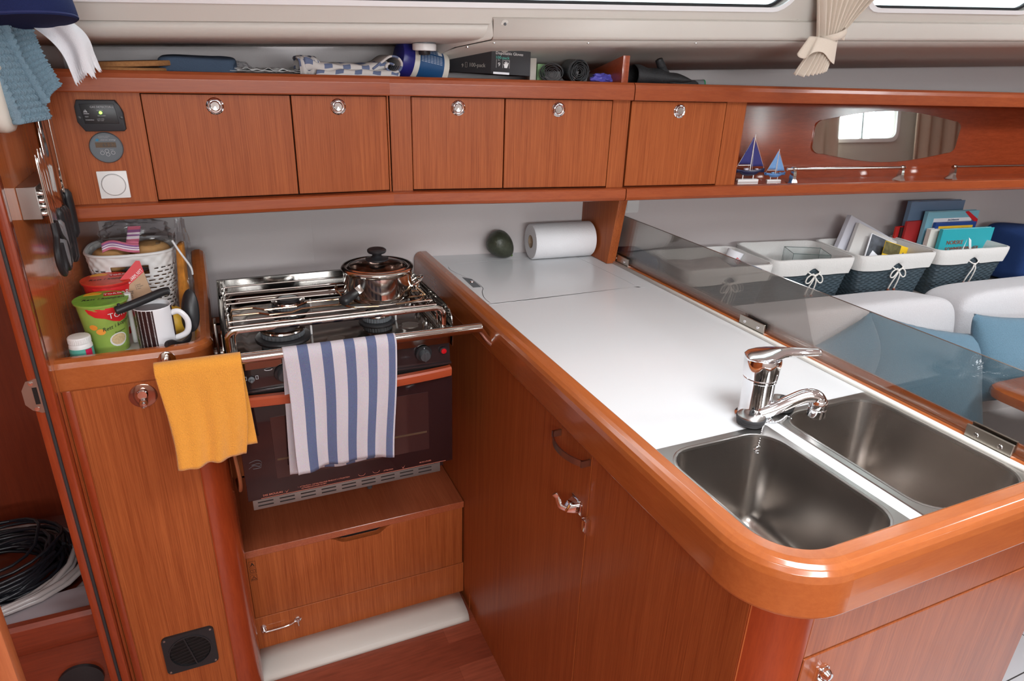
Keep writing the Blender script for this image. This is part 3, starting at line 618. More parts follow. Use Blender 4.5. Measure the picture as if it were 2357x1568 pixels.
# ------------------------------------------------------------------ things in the tray (z .915)
TZ = .9155
def noodle(cx, cy, label, base, band, c2, name2):
    t = thing('noodle_cup', label, 'instant noodle cup', (cx, cy, TZ), None)
    r0, r1, h = .0345, .0455, (.104 if name2 == 'g' else .116)
    mb = MB(); mb.lathe([(r0-.004, .0), (r0, .001), (r0+.0005, .008), (r1, h), (r1+.0035, h+.001), (r1+.0035, h+.004)], (cx, cy, TZ), seg=64, cap1=False)
    mb.build('cup', base, t)
    mb = MB(); n = 48
    pts = [(cx+(r1+.004)*math.cos(2*PI*k/n), cy+(r1+.004)*math.sin(2*PI*k/n)) for k in range(n)]
    pts[44] = (pts[44][0]+.008, pts[44][1]-.002) if False else pts[44]
    mb.prism(pts, TZ+h+.0042, TZ+h+.0052); mb.build('foil_lid', c2, t)
    # prints, wrapped on the wall of the cup facing the viewer
    def wrap(P, r_off, name, mat, lab=None):
        mb = MB()
        def mp(a, b):
            ang = math.radians(-68)+a/.0425; hh = b; rr = r0+(r1-r0)*max(0, hh-.008)/(h-.008)+r_off+.0006; return (cx+rr*math.cos(ang), cy+rr*math.sin(ang), TZ+hh)
        P2 = []
        for i in range(len(P)):
            a, b = P[i], P[(i+1) % len(P)]; P2 += [(a[0]+(b[0]-a[0])*k/4, a[1]+(b[1]-a[1])*k/4) for k in range(4)]
        ca, cb = sum(p[0] for p in P2)/len(P2), sum(p[1] for p in P2)/len(P2)
        mb.loops([[mp(ca+(p[0]-ca)*q, cb+(p[1]-cb)*q) for p in P2] for q in (1, .85, .7, .55, .4, .25, .12, .02)], True, False, True)
        return mb.build(name, mat, t, smooth=60, label=lab)
    red = pbr('print_red'+name2, (.62, .015, .02), .5)
    E_ = lambda x, y, a, b, n=16, ph=0: [(x+a*math.cos(2*PI*k/n+ph)*1.0, y+b*math.sin(2*PI*k/n+ph)) for k in range(n)]
    wrap([(-.040, h-.003), (.038, h-.003), (.040, h-.026), (.030, h-.034), (.016, h-.036), (.004, h-.032), (-.010, h-.024), (-.026, h-.020), (-.036, h-.012)], .0004, 'red_band', red)
    wrap(E_(-.034, .062, .008, .006), .0005, 'carrot_print', pbr('print_orange'+name2, (.80, .28, .03), .5)); wrap(E_(-.022, .052, .009, .0065), .0006, 'carrot_print', pbr('print_orange2'+name2, (.85, .33, .05), .5))
    wrap(E_(.010, .030, .019, .015), .0005, 'bowl_print', WPL); wrap(E_(.010, .031, .016, .012), .0007, 'soup_print', pbr('soup'+name2, (.60, .45, .25), .6, nz=.35, nscale=300))
    def wtext(body, size, a0, b0, mat, rot=0, sh=0):
        mb = MB(); tmp = MB(); tmp.text(body, size, Matrix.Identity(4), ext=0, shear=sh); ca, sa = math.cos(rot), math.sin(rot)
        for v_ in tmp.bm.verts:
            a = a0+v_.co.x*ca-v_.co.y*sa; b = b0+v_.co.x*sa+v_.co.y*ca; ang = math.radians(-68)+a/.0425; rr = r0+(r1-r0)*max(0, b-.008)/(h-.008)+.0016
            v_.co = Vector((cx+rr*math.cos(ang), cy+rr*math.sin(ang), TZ+b))
        mb.bm.free(); tmp.build('lettering', mat, t, smooth=0, fix=False)
    wtext('TORO', .0165, -.004, h-.026, INKW, .05); wtext('Rett i koppen', .0115, -.018, .052, BLK, .24, .3); wtext('Potetmos', .006, .004, .044, BLK, .15)
    Lm = TR(cx, cy, TZ+h+.0053) @ RZ(math.radians(8))
    MB(Lm).prism([(.006, .012), (.040, .010), (.036, .026), (.022, .038), (.006, .030)], 0, .0004).build('lid_print', red, t)
    MB(Lm).prism([(-.03, .028), (.0, .026), (.004, .036), (-.012, .046), (-.026, .040)], 0, .0003).build('lid_print', pbr('lid_orange'+name2, (.85, .40, .03), .5), t)
    MB(Lm).text('TORO', .0115, TR(.006, .018, .0005), ext=.0001).build('lettering', INKW, t, smooth=0)
    MB(Lm).text('Rett i koppen', .0135, TR(-.034, -.006, .0005) @ RZ(-.05), ext=.0001, shear=.3).build('lettering', BLK, t, smooth=0)
    return t
INKW = pbr('print_pure_white', (.85, .85, .85), .6)
noodle(-.2365, 1.485, 'green instant noodle cup with a green foil lid in front of the basket', pbr('cup_green', (.27, .40, .075), .35, nz=.35, nscale=22), None, pbr('lid_green', (.19, .42, .05), .35, nz=.5, nscale=70), 'g')
noodle(-.2330, 1.582, 'red instant noodle cup with a red lid behind the green cup', pbr('cup_red', (.50, .02, .02), .35), None, pbr('lid_red', (.70, .07, .03), .35, nz=.35, nscale=60), 'r')
# pill bottle
t = thing('pill_bottle', 'small white pill bottle with a ribbed lid at the front left of the tray', 'bottle', (-.283, 1.428, TZ))
c = (-.2785, 1.432, TZ)
MB().lathe([(.019, 0), (.0205, .002), (.0205, .036), (.019, .040), (.017, .042)], c, seg=40).build('body', WPL, t)
MB().lathe([(.0208, .004), (.0208, .032)], c, seg=40, cap0=False, cap1=False).build('label_band', pbr('teal_label', (.10, .38, .31), .5), t)
mb = MB(); mb.lathe([(.0211, .006), (.0211, .031)], c, seg=40, cap0=False, cap1=False); bmesh.ops.delete(mb.bm, geom=[f for f in mb.bm.faces if not (-.1 < math.atan2(f.calc_center_median().y-c[1], f.calc_center_median().x-c[0])+1.0 < .55)], context='FACES'); mb.build('label_stripe', pbr('crimson_label', (.55, .01, .07), .5), t)
mb = MB(); R = []
for r_, z in ((.0185, .041), (.0195, .042), (.0195, .052), (.0185, .054), (.016, .0546)):
    R.append([(c[0]+(r_+(.0005 if (k % 2 and z < .0525) else 0))*math.cos(2*PI*k/72), c[1]+(r_+(.0005 if (k % 2 and z < .0525) else 0))*math.sin(2*PI*k/72), TZ+z) for k in range(72)])
mb.loops(R, True, True, True); mb.build('lid', WPL, t, smooth=25)
# mug
mc = (-.146, 1.452, TZ)
def mugmat():
    m, n, l, b = nm('mug_pattern'); tc = n.new('ShaderNodeTexCoord'); sp = n.new('ShaderNodeSeparateXYZ'); l.new(tc.outputs['UV'], sp.inputs[0])
    def M(op, a, bb=None, v=None):
        q = n.new('ShaderNodeMath'); q.operation = op; l.new(a, q.inputs[0])
        if bb is not None: l.new(bb, q.inputs[1])
        elif v is not None: q.inputs[1].default_value = v
        return q.outputs[0]
    fx = M('FRACT', M('MULTIPLY', sp.outputs[0], v=26)); fy = M('FRACT', M('MULTIPLY', sp.outputs[1], v=30))
    dx = M('ABSOLUTE', M('SUBTRACT', fx, v=.5)); dy = M('ABSOLUTE', M('SUBTRACT', fy, v=.5))
    dot = M('MULTIPLY', M('LESS_THAN', dx, v=.11), M('LESS_THAN', dy, v=.24))
    a = M('MULTIPLY', M('GREATER_THAN', sp.outputs[0], v=.50), M('LESS_THAN', sp.outputs[0], v=.765)); a2 = M('GREATER_THAN', sp.outputs[0], v=.945); blk = M('ADD', a, a2)
    mx = n.new('ShaderNodeMix'); mx.data_type = 'RGBA'; l.new(blk, mx.inputs['Factor']); mx.inputs['A'].default_value = (.75, .75, .78, 1); mx.inputs['B'].default_value = (.030, .014, .014, 1)
    m2 = n.new('ShaderNodeMix'); m2.data_type = 'RGBA'; l.new(dot, m2.inputs['Factor']); l.new(mx.outputs['Result'], m2.inputs['A']); m2.inputs['B'].default_value = (.75, .75, .78, 1)
    l.new(m2.outputs['Result'], b.inputs['Base Color']); b.inputs['Roughness'].default_value = .12; return m
t = thing('mug', 'white mug with black bands of white dots holding utensils', 'mug', mc)
mb = MB(); mb.grid(lambda u, v: (mc[0]+.036*math.cos(2*PI*u), mc[1]+.036*math.sin(2*PI*u), TZ+.003+.092*v), 72, 4, False)
mb.build('outer_wall', mugmat(), t, smooth=60)
MB().lathe([(.0345, .0), (.0355, .003), (.0359, .004)], mc, seg=48, cap1=False).build('foot', WPL, t)
MB().lathe([(.036, .0945), (.0352, .0965), (.0335, .0955), (.0325, .07), (.032, .01), (.0, .008)], mc, seg=48, cap0=False, cap1=False).build('inner_wall', pbr('glaze_white', (.78, .78, .80), .15), t)
ha = math.radians(-12); hx, hy = math.cos(ha), math.sin(ha)
MB().tube(cm([(mc[0]+hx*.034, mc[1]+hy*.034, TZ+.078), (mc[0]+hx*.050, mc[1]+hy*.050, TZ+.080), (mc[0]+hx*.063, mc[1]+hy*.063, TZ+.060), (mc[0]+hx*.058, mc[1]+hy*.058, TZ+.034), (mc[0]+hx*.034, mc[1]+hy*.034, TZ+.022)], 6), .006, seg=12, flat=.7).build('handle', pbr('glaze_white2', (.78, .78, .80), .15), t)
t = thing('pan_lid_handle', 'black detachable handle lying across the mug rim', 'handle', (mc[0]-.02, mc[1]-.01, TZ+.096))
mb = MB(); mb.tube(cm([(mc[0]-.061, mc[1]-.030, TZ+.101), (mc[0]-.045, mc[1]-.024, TZ+.1035), (mc[0]-.010, mc[1]-.004, TZ+.110), (mc[0]+.022, mc[1]+.016, TZ+.116), (mc[0]+.034, mc[1]+.022, TZ+.115)], 6), [.006]+[.0085]*22+[.009]*1+[.006], seg=12, flat=1.1); mb.build('grip', BLK, t)
MB().cyl((mc[0]-.052, mc[1]-.030, TZ+.109), (mc[0]-.054, mc[1]-.025, TZ+.1125), .003, seg=12).build('hanging_eye', RUB, t)
MB().prism([(mc[0]+.031*math.cos(2*PI*k/24), mc[1]+.031*math.sin(2*PI*k/24)) for k in range(24)], TZ+.086, TZ+.0885).build('disc', pbr('grey_disc', (.22, .22, .23), .5), t)
o = MB().tube([(mc[0]-.046, mc[1]+.050, TZ+.002), (mc[0]-.044, mc[1]+.044, TZ+.112)], [.005, .0065], seg=12).build('utensil_handle', WPL); tag(o, 'white round utensil handle standing behind the dotted mug', 'utensil')
# fruit
FR = pbr('yellow_skin', (.78, .46, .045), .4, nz=.2, nscale=60, bump=.3, spec=.4)
t = thing('lemon', 'yellow fruit with a stem end behind the dotted mug', 'fruit', (-.119, 1.520, TZ))
mb = MB(); mb.lathe([(.0, 0), (.018, .002), (.031, .013), (.0345, .030), (.031, .048), (.020, .060), (.010, .064), (.006, .068), (.0, .069)], (-.119, 1.520, TZ), (.12, -.05, 1), 32); mb.build('skin', FR, t, sub=1)
MB().lathe([(.003, 0), (.002, .003)], (-.1105, 1.516, TZ+.067), (.12, -.05, 1), 8).build('stem', pbr('stem_brown', (.12, .07, .03), .8), t)
# black ladle leaning against the corner
t = thing('ladle', 'black plastic spoon with a large bowl leaning on the tray corner', 'spoon', (-.104, 1.405, TZ))
def lad(u, v):
    a = Vector((-.078, 1.470, .985)); ax = Vector((.10, .22, 1)).normalized(); s_ = Vector((.85, -.35, 0)).normalized(); n_ = ax.cross(s_)
    tt = v*2-1; wdt = .021*math.sqrt(max(0, 1-abs(tt)**2.4))*(1-.25*v); x = (u-.5)*2
    return a+ax*(tt*.046)+s_*(wdt*x)+n_*(-.012*(1-x*x)*(1-tt*tt))
mb = MB(); mb.grid(lad, 14, 20); mb.build('bowl', BLK, t, solid=.002, smooth=60)
MB().tube(cm([(-.084, 1.462, .942), (-.088, 1.448, .932), (-.102, 1.424, .930), (-.118, 1.396, .946), (-.126, 1.378, .9515)], 5), [.004, .005, .0055, .006, .0065]+[.0075]*14+[.007, .006], seg=10, flat=.6).build('handle', BLK, t)
# white slotted basket
t = thing('storage_basket', 'white slotted plastic basket full of bread rolls in the tray corner', 'basket', (-.194, 1.712, TZ))
bc = (-.194, 1.712)
def sup(u, e=3.0):
    a = 2*PI*u; c_, s_ = math.cos(a), math.sin(a); return (abs(c_)**(2/e)*(1 if c_ > 0 else -1), abs(s_)**(2/e)*(1 if s_ > 0 else -1))
BH = .155
def bw(u, v):
    c_, s_ = sup(u); k = .84+.16*v; rw = .0012*math.sin(v*PI*13)*math.sin(u*PI*40)
    return (bc[0]+c_*(.096*k+rw)+(.010 if c_ < 0 else 0)*(-c_), bc[1]+s_*(.085*k+rw), TZ+BH*v)
NU, NV = 160, 52
def skip(i, j):
    u = i/NU; v = j/NV
    if .70 < u < .79 and .70 < v < .83: return True
    if v < .08 or v > .80: return False
    if .68 < u < .81 and v > .66: return False
    row = j//3
    return j % 3 == 1 and (i+(row % 2)*3) % 6 < 4
mb = MB(); mb.grid(bw, NU, NV, cu=True, skip=skip); mb.build('wall', WPL, t, solid=.0022, smooth=50)
mb = MB(); mb.tube([bw(k/80, 1) for k in range(80)], .0036, True, 8); mb.build('rim', WPL, t)
mb = MB(); mb.prism([bw(k/48, 0)[:2] for k in range(48)], TZ, TZ+.003); mb.build('base', WPL, t)
CR = pbr('bread_crust', (.60, .33, .13), .7, nz=.35, nscale=40, bump=.5)
def bun(c_, rx, ry, rz, label, seed=0, rot=0):
    M = TR(*c_) @ RZ(rot)
    mb = MB(M); mb.grid(lambda u, v: (rx*math.cos(2*PI*u)*math.sin(PI*v)**.7*(1+.04*math.sin(u*17+seed)), ry*math.sin(2*PI*u)*math.sin(PI*v)**.7, -rz*math.cos(PI*v)*(.75 if v < .5 else 1)), 32, 16, cu=True)
    bmesh.ops.remove_doubles(mb.bm, verts=mb.bm.verts, dist=.0003)
    o = mb.build('bread_roll', CR, smooth=80); tag(o, label, 'bread', 'bread rolls in the white basket'); return o
bun((-0.233, 1.700, 1.045), .040, .055, .030, 'bread roll at the left of the white basket', 1)
bun((-0.153, 1.725, 1.045), .046, .052, .032, 'bread roll at the right of the white basket', 3)
bun((-0.220, 1.705, .975), .042, .055, .036, 'lower bread roll showing through the basket handle hole', 5, .4)
bun((-0.146, 1.715, .975), .040, .055, .036, 'lower bread roll deep in the right of the white basket', 6, .4)
def crumple(cx, cy, cz, rx, ry, rz, seed, mat, name, lab, cat, fold=.35, n=36, group=None):
    mb = MB()
    def fn(u, v):
        d = Vector((math.cos(2*PI*u)*math.sin(PI*v), math.sin(2*PI*u)*math.sin(PI*v), math.cos(PI*v)))
        q = 1+fold*noise.noise(d*2.1+Vector((seed, 0, 0)))+fold*.5*noise.noise(d*5.3+Vector((0, seed, 0)))
        return (cx+d.x*rx*q, cy+d.y*ry*q, cz+d.z*rz*q)
    mb.grid(fn, n, n//2, cu=True); bmesh.ops.remove_doubles(mb.bm, verts=mb.bm.verts, dist=.0002)
    return tag(mb.build(name, mat, smooth=25), lab, cat, group)
crumple(-0.178, 1.735, 1.095, .075, .050, .030, 2.2, CLEARP, 'plastic_bag', 'crumpled clear plastic bag bulging over the bread rolls', 'bag')
t = thing('bag_label', 'pink and white folded bag header lying on the bread bag', 'label', (-.16, 1.585, 1.10))
PK = stripes('pink_print', 1, [(.62, .16, .24), (.80, .70, .74), (.30, .12, .30), (.80, .70, .74), (.30, .12, .30), (.62, .16, .24)], [.25, .4, .5, .62, .8], weave=.5)
mb = MB(); mb.grid(lambda u, v: (-.243+.072*u, 1.665+.012*v+.004*math.sin(u*9), 1.072+.018*v+.006*math.sin(u*5)), 16, 6); mb.build('flap', PK, t, solid=.0008)
mb = MB(); mb.grid(lambda u, v: (-.198+.026*u+.012*v, 1.685+.008*math.sin(v*4), 1.082+.042*v), 8, 14); mb.build('flap', PK, t, solid=.0008)
# long bagged crackers/crispbread standing right of the basket
t = thing('bread_bag', 'clear bag with orange crispbread standing right of the white basket', 'bag', (-.06, 1.60, TZ))
OR = pbr('orange_crust', (.62, .24, .035), .6, nz=.5, nscale=60, bump=.4)
mb = MB()
mb.M = TR(-.030, .045, .012); mb.hexa([(-.078, 1.575, .930), (-.060, 1.560, .930), (-.052, 1.600, .930), (-.070, 1.615, .930), (-.066, 1.600, 1.070), (-.052, 1.585, 1.075), (-.047, 1.625, 1.075), (-.060, 1.640, 1.070)], .004); mb.build('crispbread', OR, t)
mb = MB(TR(-.030, .045, .012))
def bg_(u, v):
    a = 2*PI*u; k = (.55+.55*math.sin(PI*min(1, v*1.12))**.5)*(1+.16*math.sin(u*25+v*9)+.1*math.sin(u*43-v*17)); return (-.064+.012*v+.017*k*math.cos(a), 1.600+.045*v+.030*k*math.sin(a), .925+.195*v)
mb.grid(bg_, 40, 18, cu=True); mb.build('bag_film', CLEARP, t, smooth=25)
MB(TR(-.004, .045, -.006)).tube(cm([(-.094, 1.560, 1.110), (-.082, 1.552, 1.085), (-.066, 1.555, 1.050), (-.064, 1.560, 1.030)], 5), .0018, seg=6, flat=1.6).build('bag_twist', pbr('film_crease', (.7, .7, .72), .2), t)
# seasoning sachet leaning on the basket
t = thing('sauce_sachet', 'red and kraft brown sauce sachet leaning against the white basket', 'sachet', (-.165, 1.50, TZ))
Ms = TR(-.172, 1.556, .966) @ RZ(math.radians(4)) @ RX(math.radians(78)) @ RZ(math.radians(10))
KR = pbr('kraft', (.50, .33, .21), .8); RD = pbr('sachet_red', (.62, .012, .02), .45)
MB(Ms).prism([(-.029, 0), (.027, -.004), (.027, .104), (.020, .106), (-.027, .072), (-.029, .06)], -.0035, .0035, .002).build('pouch', KR, t)
MB(Ms).prism([(-.0292, .050), (.0272, .080), (.0272, .1045), (.020, .1065), (-.027, .0725), (-.0293, .062)], .0030, .0040).build('red_band', RD, t)
MB(Ms).text('KYLLING, VARM, NYT', .0105, TR(-.0270, .0530, .0041) @ RZ(.50), font_w=.60).build('lettering', INKW, t, smooth=0)
MB(Ms).text('Nærings-\ninnhold\n100 g\n250 g', .0042, TR(-.019, .046, .0037)).text('1 pose\n2 dl vann\n5 min', .0042, TR(.001, .056, .0037)).build('lettering', BLK, t, smooth=0)
MB(Ms).prism([(.002, .0), (.024, .0), (.024, .024), (.012, .018)], .0033, .0039).build('red_badge', RD, t)
# ------------------------------------------------------------------ niche behind the stove and drawer below
mb = MB(); mb.box(-.047, .549, 1.862, 1.88, .31, .80).box(-.047, .553, 1.80, 1.93, .785, .80); struct(mb.build('wall_niche', GV, loc=(.25, 1.87, 0)))
t = thing('drawer_unit', 'low wooden drawer unit with a cut-out grip under the oven', 'drawer unit', (.25, 1.6, FZ))
MB().box(-.050, .549, 1.508, 1.86, .285, .306, .0012, 1).build('top_board', wood('veneer_depth', (.27, .058, .022), (.43, .115, .048), (260, 5, 260)), t)
MB().box(-.050, .549, 1.535, 1.86, -.03, .284).build('carcass', DARK, t)
X_ = [(-.0465, .081), (.5455, .081), (.5455, .2835), (.335, .2835), (.318, .277), (.305, .2645), (.295, .2605), (.21, .2605), (.197, .263), (.184, .274), (.165, .2835), (-.0465, .2835)]
mb = MB(Matrix(((1, 0, 0, 0), (0, 0, 1, 0), (0, 1, 0, 0), (0, 0, 0, 1)))); mb.prism(X_, 1.5115, 1.530, .0012); mb.build('drawer_front', GV, t)
MB().box(-.050, .549, 1.5105, 1.535, -.031, .079, .0008, 1).build('plinth', GV, t)
mb = MB(TR(0, 1.5113, 0) @ RX(math.radians(90)))
for i, z in enumerate((.262, .240, .217)):
    mb.holed(rrect(-.043, -.0265, z-.009, z+.009, .0005, 1), [rrect(-.0424, -.0271, z-.0084, z+.0084, .0003, 1)], 0, .0002)
mb.holed([(-.0415, .211), (-.028, .211), (-.0348, .223)], [[(-.0395, .2122), (-.030, .2122), (-.0348, .2207)]], 0, .0002); mb.prism([(-.0352, .2135), (-.0344, .2135), (-.0344, .218), (-.0352, .218)], 0, .0002)
mb.holed(rrect(-.041, -.0285, .235, .244, .002), [rrect(-.0402, -.0293, .2358, .2432, .0015)], 0, .0002); mb.prism([(-.0352, .235), (-.0344, .235), (-.0344, .244), (-.0352, .244)], 0, .0002)
mb.prism([(-.040, .256), (-.036, .2635), (-.0365, .266), (-.033, .266), (-.0335, .2635), (-.029, .256), (-.0315, .256), (-.0345, .2605), (-.0375, .256)], 0, .0002)
mb.build('warning_symbols', DARK, t, smooth=0)
# hook latch
t = thing('cabin_hook', 'chrome cabin hook screwed to the plinth under the drawer', 'hook', (.015, 1.505, .02))
mb = MB(TR(-.030, 1.5105, .040) @ RX(math.radians(90))); mb.prism(rrect(-.0065, .0065, -.0135, .0135, .006), 0, .002, .0006); mb.lathe([(.0035, .002), (.003, .0035), (0, .0038)], (0, .009, 0), seg=12); mb.lathe([(.0055, .001), (.0055, .007), (.004, .009)], (0, -.004, 0), seg=16); mb.build('base_plate', CHR, t)
MB().tube(cm([(-.030, 1.502, .034), (-.022, 1.500, .035), (.03, 1.500, .036), (.052, 1.500, .044), (.058, 1.500, .042)], 6), .0022, seg=10).build('hook_arm', CHR, t)
mb = MB(TR(.060, 1.5105, .038) @ RX(math.radians(90))); mb.lathe([(.0095, 0), (.0095, .002), (.006, .004)], (0, .002, 0), seg=20); mb.lathe([(.004, .003), (.0045, .010), (.003, .012)], (0, .004, 0), seg=14); mb.cyl((0, -.004, .008), (.001, -.015, .009), .0018, seg=8); mb.build('eye_plate', CHR, t)
# white moulded floor ledge
mb = MB(); ys = [(1.512, -.031), (1.47, -.034), (1.436, -.038), (1.426, -.044), (1.421, -.052), (1.419, FZ)]
mb.loops([[(x+((.03*(1-(y-1.419)/.093)) if 0 else 0), y, z) for x in (-.08, .2, .50, .535)] for y, z in ys], False)
mb.loops([[(-.08, 1.419, FZ), (-.08, 1.426, -.044), (-.08, 1.512, -.031)], [(-.10, 1.40, FZ), (-.10, 1.405, -.044), (-.085, 1.43, -.031)], [(-.14, 1.355, FZ), (-.14, 1.362, -.044), (-.13, 1.38, -.025)], [(-.20, 1.335, FZ), (-.20, 1.342, -.044), (-.20, 1.375, -.02)], [(-.36, 1.33, FZ), (-.36, 1.336, -.044), (-.36, 1.375, -.02)]], False)
struct(mb.build('trim_6', GRP, loc=(0, 0, 0), smooth=25, solid=.003))
# ------------------------------------------------------------------ stove
t = thing('gas_oven', 'gimballed stainless gas cooker with a dark glass oven door', 'oven', (.21, 1.55, .56))
SX0, SX1 = -.020, .444
mb = MB(); mb.box(SX0+.006, SX1-.006, 1.325, 1.69, .585, .905, .003); mb.box(SX0+.012, SX1-.012, 1.34, 1.70, .562, .586); mb.build('oven_body', BLKG, t)
# hob pan
mb = MB(); R = []
for ins, z in ((-.002, .905), (-.002, .934), (.002, .938), (.010, .938), (.016, .934), (.022, .922), (.036, .920)):
    R.append([(p[0], p[1], z) for p in rrect(SX0+ins, SX1-ins, 1.306+ins, 1.698-ins, .012+max(0, ins)*.5, 5)])
mb.loops(R, True, True, True); mb.build('hob_tray', pbr('hob_steel', (.27, .25, .235), .09, 1), t, smooth=40)
# side and rear guards
GUS = pbr('guard_steel', (.40, .38, .36), .13, 1)
mb = MB(); mb.box(SX0-.004, SX1+.004, 1.700, 1.703, .885, .976); mb.box(SX0-.004, SX1+.004, 1.694, 1.703, .973, .976); mb.build('rear_guard', GUS, t)
for s_, x in (('l', SX0-.004), ('r', SX1+.002)):
    Mg = Matrix(((0, 0, 1, x), (1, 0, 0, 0), (0, 1, 0, 0), (0, 0, 0, 1)))
    MB(Mg).prism([(1.306, .895), (1.702, .895), (1.702, .976), (1.350, .980), (1.330, .977), (1.314, .966), (1.306, .945)], 0, .0018).build('side_guard', GUS, t)
    mb = MB()
    xi = x+.012 if s_ == 'l' else x-.010
    ZW = .945
    pts = [(xi, 1.34, .948), (xi, 1.68, .948)]
    mb.tube(pts, .0022, seg=6).tube([(xi, 1.34, .960), (xi, 1.68, .960)], .0018, seg=6)
    for y in (1.35, 1.385, 1.46, 1.50, 1.60, 1.65):
        mb.tube([(xi, y, .938), (xi, y, .966), (xi+(.006 if s_ == 'l' else -.006), y, .970), (xi+(.006 if s_ == 'l' else -.006), y+.012, .970), (xi, y+.012, .962), (xi, y+.012, .938)], .0018, seg=6)
    mb.build('wire_bracket', POL, t)
# flat front fiddle rail: inverted U
def ubar(y, z1, zb, x0, x1, r, mat, name, rad=.004, flat=.35, zt=None):
    P = [(x0, y, zb)]+[(x0+r-r*math.cos(a), y, z1-r+r*math.sin(a)) for a in [PI/2*k/6 for k in range(7)]]+[(x0+(x1-x0)*.5, y, z1)]+[(x1-r+r*math.sin(a), y, z1-r+r*math.cos(a)) for a in [PI/2*k/6 for k in range(7)]]+[(x1, y, zb)]
    mb = MB(); mb.tube(P, rad, seg=12, flat=flat); return mb.build(name, mat, t)
ubar(1.322, .984, .938, SX0+.006, SX1-.012, .018, POL, 'front_rail', .0055, .45)
ubar(1.340, .974, .938, SX0+.020, SX1-.022, .012, POL, 'pan_rail', .0024, 1)
# pan support grid
wy_ = [(1.377, 0), (1.408, 0), (1.525, 0), (1.555, 0), (1.60, 0), (1.65, 0)]
for y, k in wy_:
    mb = MB(); mb.tube(cm([(SX0+.014, y, .950), (SX0+.018, y, .969), (SX0+.030, y, .972), (.21, y, .972), (SX1-.030, y, .972), (SX1-.018, y, .969), (SX1-.014, y, .950)], 4), .0024, seg=8); mb.build('pan_support', POL, t)
BR = pbr('heat_tinted_steel', (.50, .36, .24), .2, 1)
mb = MB(); mb.tube([(SX0+.016, 1.483, .955), (SX0+.022, 1.483, .972), (.045, 1.483, .972), (.068, 1.463, .972), (.135, 1.463, .972), (.160, 1.483, .972), (SX1-.022, 1.483, .972), (SX1-.016, 1.483, .955)], .0024, seg=8); mb.build('pan_support', BR, t)
mb = MB(); mb.tube([(SX0+.016, 1.445, .955), (SX0+.022, 1.445, .972), (.055, 1.445, .972), (.075, 1.428, .972), (.120, 1.428, .972), (.145, 1.445, .972), (SX1-.022, 1.445, .972), (SX1-.016, 1.445, .955)], .0024, seg=8); mb.build('pan_support', BR, t)
# burners
CAP = pbr('burner_enamel', (.03, .03, .033), .35)
BZ = .0205
def burner(x, y, r):
    b = MB().lathe([(r*1.25, .8995), (r*1.22, .903), (r*.95, .905)], (x, y, BZ), seg=40).build('burner', CAP, t)
    mb = MB(); R = []
    for rr, z in ((r*.78, .902), (r*.98, .906), (r*.98, .915), (r*.90, .917)):
        R.append([(x+(rr-(.0012 if k % 2 else 0))*math.cos(2*PI*k/64), y+(rr-(.0012 if k % 2 else 0))*math.sin(2*PI*k/64), z+BZ) for k in range(64)])
    mb.loops(R, True, True, True); mb.build('flame_ring', GREYP, b, smooth=20)
    MB().lathe([(r*.98, .917), (r*1.0, .919), (r*.97, .922), (r*.80, .9235), (r*.66, .9205), (r*.5, .9205)], (x, y, BZ), seg=48).build('burner_rim', POL, b)
    MB().lathe([(r*.64, .920), (r*.64, .924), (r*.58, .9265), (r*.2, .928)], (x, y, BZ), seg=40).build('burner_cap', CAP, b)
    MB().cyl((x+r*1.25, y-.008, .900+BZ), (x+r*1.25, y-.008, .921+BZ), .0022, seg=8).build('igniter', WPL, b)
burner(.098, 1.424, .047); burner(.310, 1.449, .034); burner(.13, 1.60, .040)
for x, y in ((.20, 1.37), (.375, 1.40)):
    MB().prism([(x+.02*math.cos(2*PI*k/24)*(1+.2*math.sin(k)), y+.02*math.sin(2*PI*k/24)) for k in range(24)], .9200, .9208).build('hob_stain', STEEL, t)
# control panel
MB().hexa([(SX0+.004, 1.302, .858), (SX1-.004, 1.302, .858), (SX1-.004, 1.33, .858), (SX0+.004, 1.33, .858), (SX0+.004, 1.311, .930), (SX1-.004, 1.311, .930), (SX1-.004, 1.33, .930), (SX0+.004, 1.33, .930)], .0015).build('control_panel', BLKG, t)
MP = TR(0, 1.3045, 0) @ RX(math.radians(90-8))
for x in (.082, .195, .285, .378):
    M = TR(x, 1.3040, .889) @ RX(math.radians(98))
    mb = MB(M); mb.lathe([(.0185, 0), (.0185, .004), (.0175, .0055), (.0125, .006)], seg=36); k = mb.build('control_knob', BLK, t)
    mb = MB(M); mb.lathe([(.0128, .005), (.0120, .017), (.0108, .0185), (.0, .0188)], seg=28); mb.box(-.0022, .0022, -.0125, .0125, .010, .0196, .001); mb.build('grip', pbr('knob_grip', (.045, .048, .052), .4), k)
    MB(M).prism([(-.0008, .0135), (.0008, .0135), (.0008, .0165), (-.0008, .0165)], .0054, .0059).build('pointer_mark', INK, k)
M = TR(.424, 1.3040, .889) @ RX(math.radians(98)); MB(M).lathe([(.0085, 0), (.0085, .003), (.0065, .0035)], seg=24).build('button_collar', BLK, t); MB(M).lathe([(.0062, .002), (.006, .006), (.0, .0068)], seg=24).build('ignition_button', pbr('red_button', (.45, .006, .012), .3, coat=.3), t, label='red ignition button')
M = TR(.020, 1.3040, .884) @ RX(math.radians(98)); MB(M).lathe([(.0065, 0), (.0065, .002), (.003, .003), (.0028, .010), (.0, .011)], seg=16).build('toggle', GREYP, t)
mb = MB(TR(0, 1.3038, .887) @ RX(math.radians(98)))
for x in (.009, .031): mb.holed(rrect(x-.0026, x+.0026, -.0045, .0045, .0004, 1), [rrect(x-.0017, x+.0017, -.0036, .0036, .0003, 1)], 0, .0004)
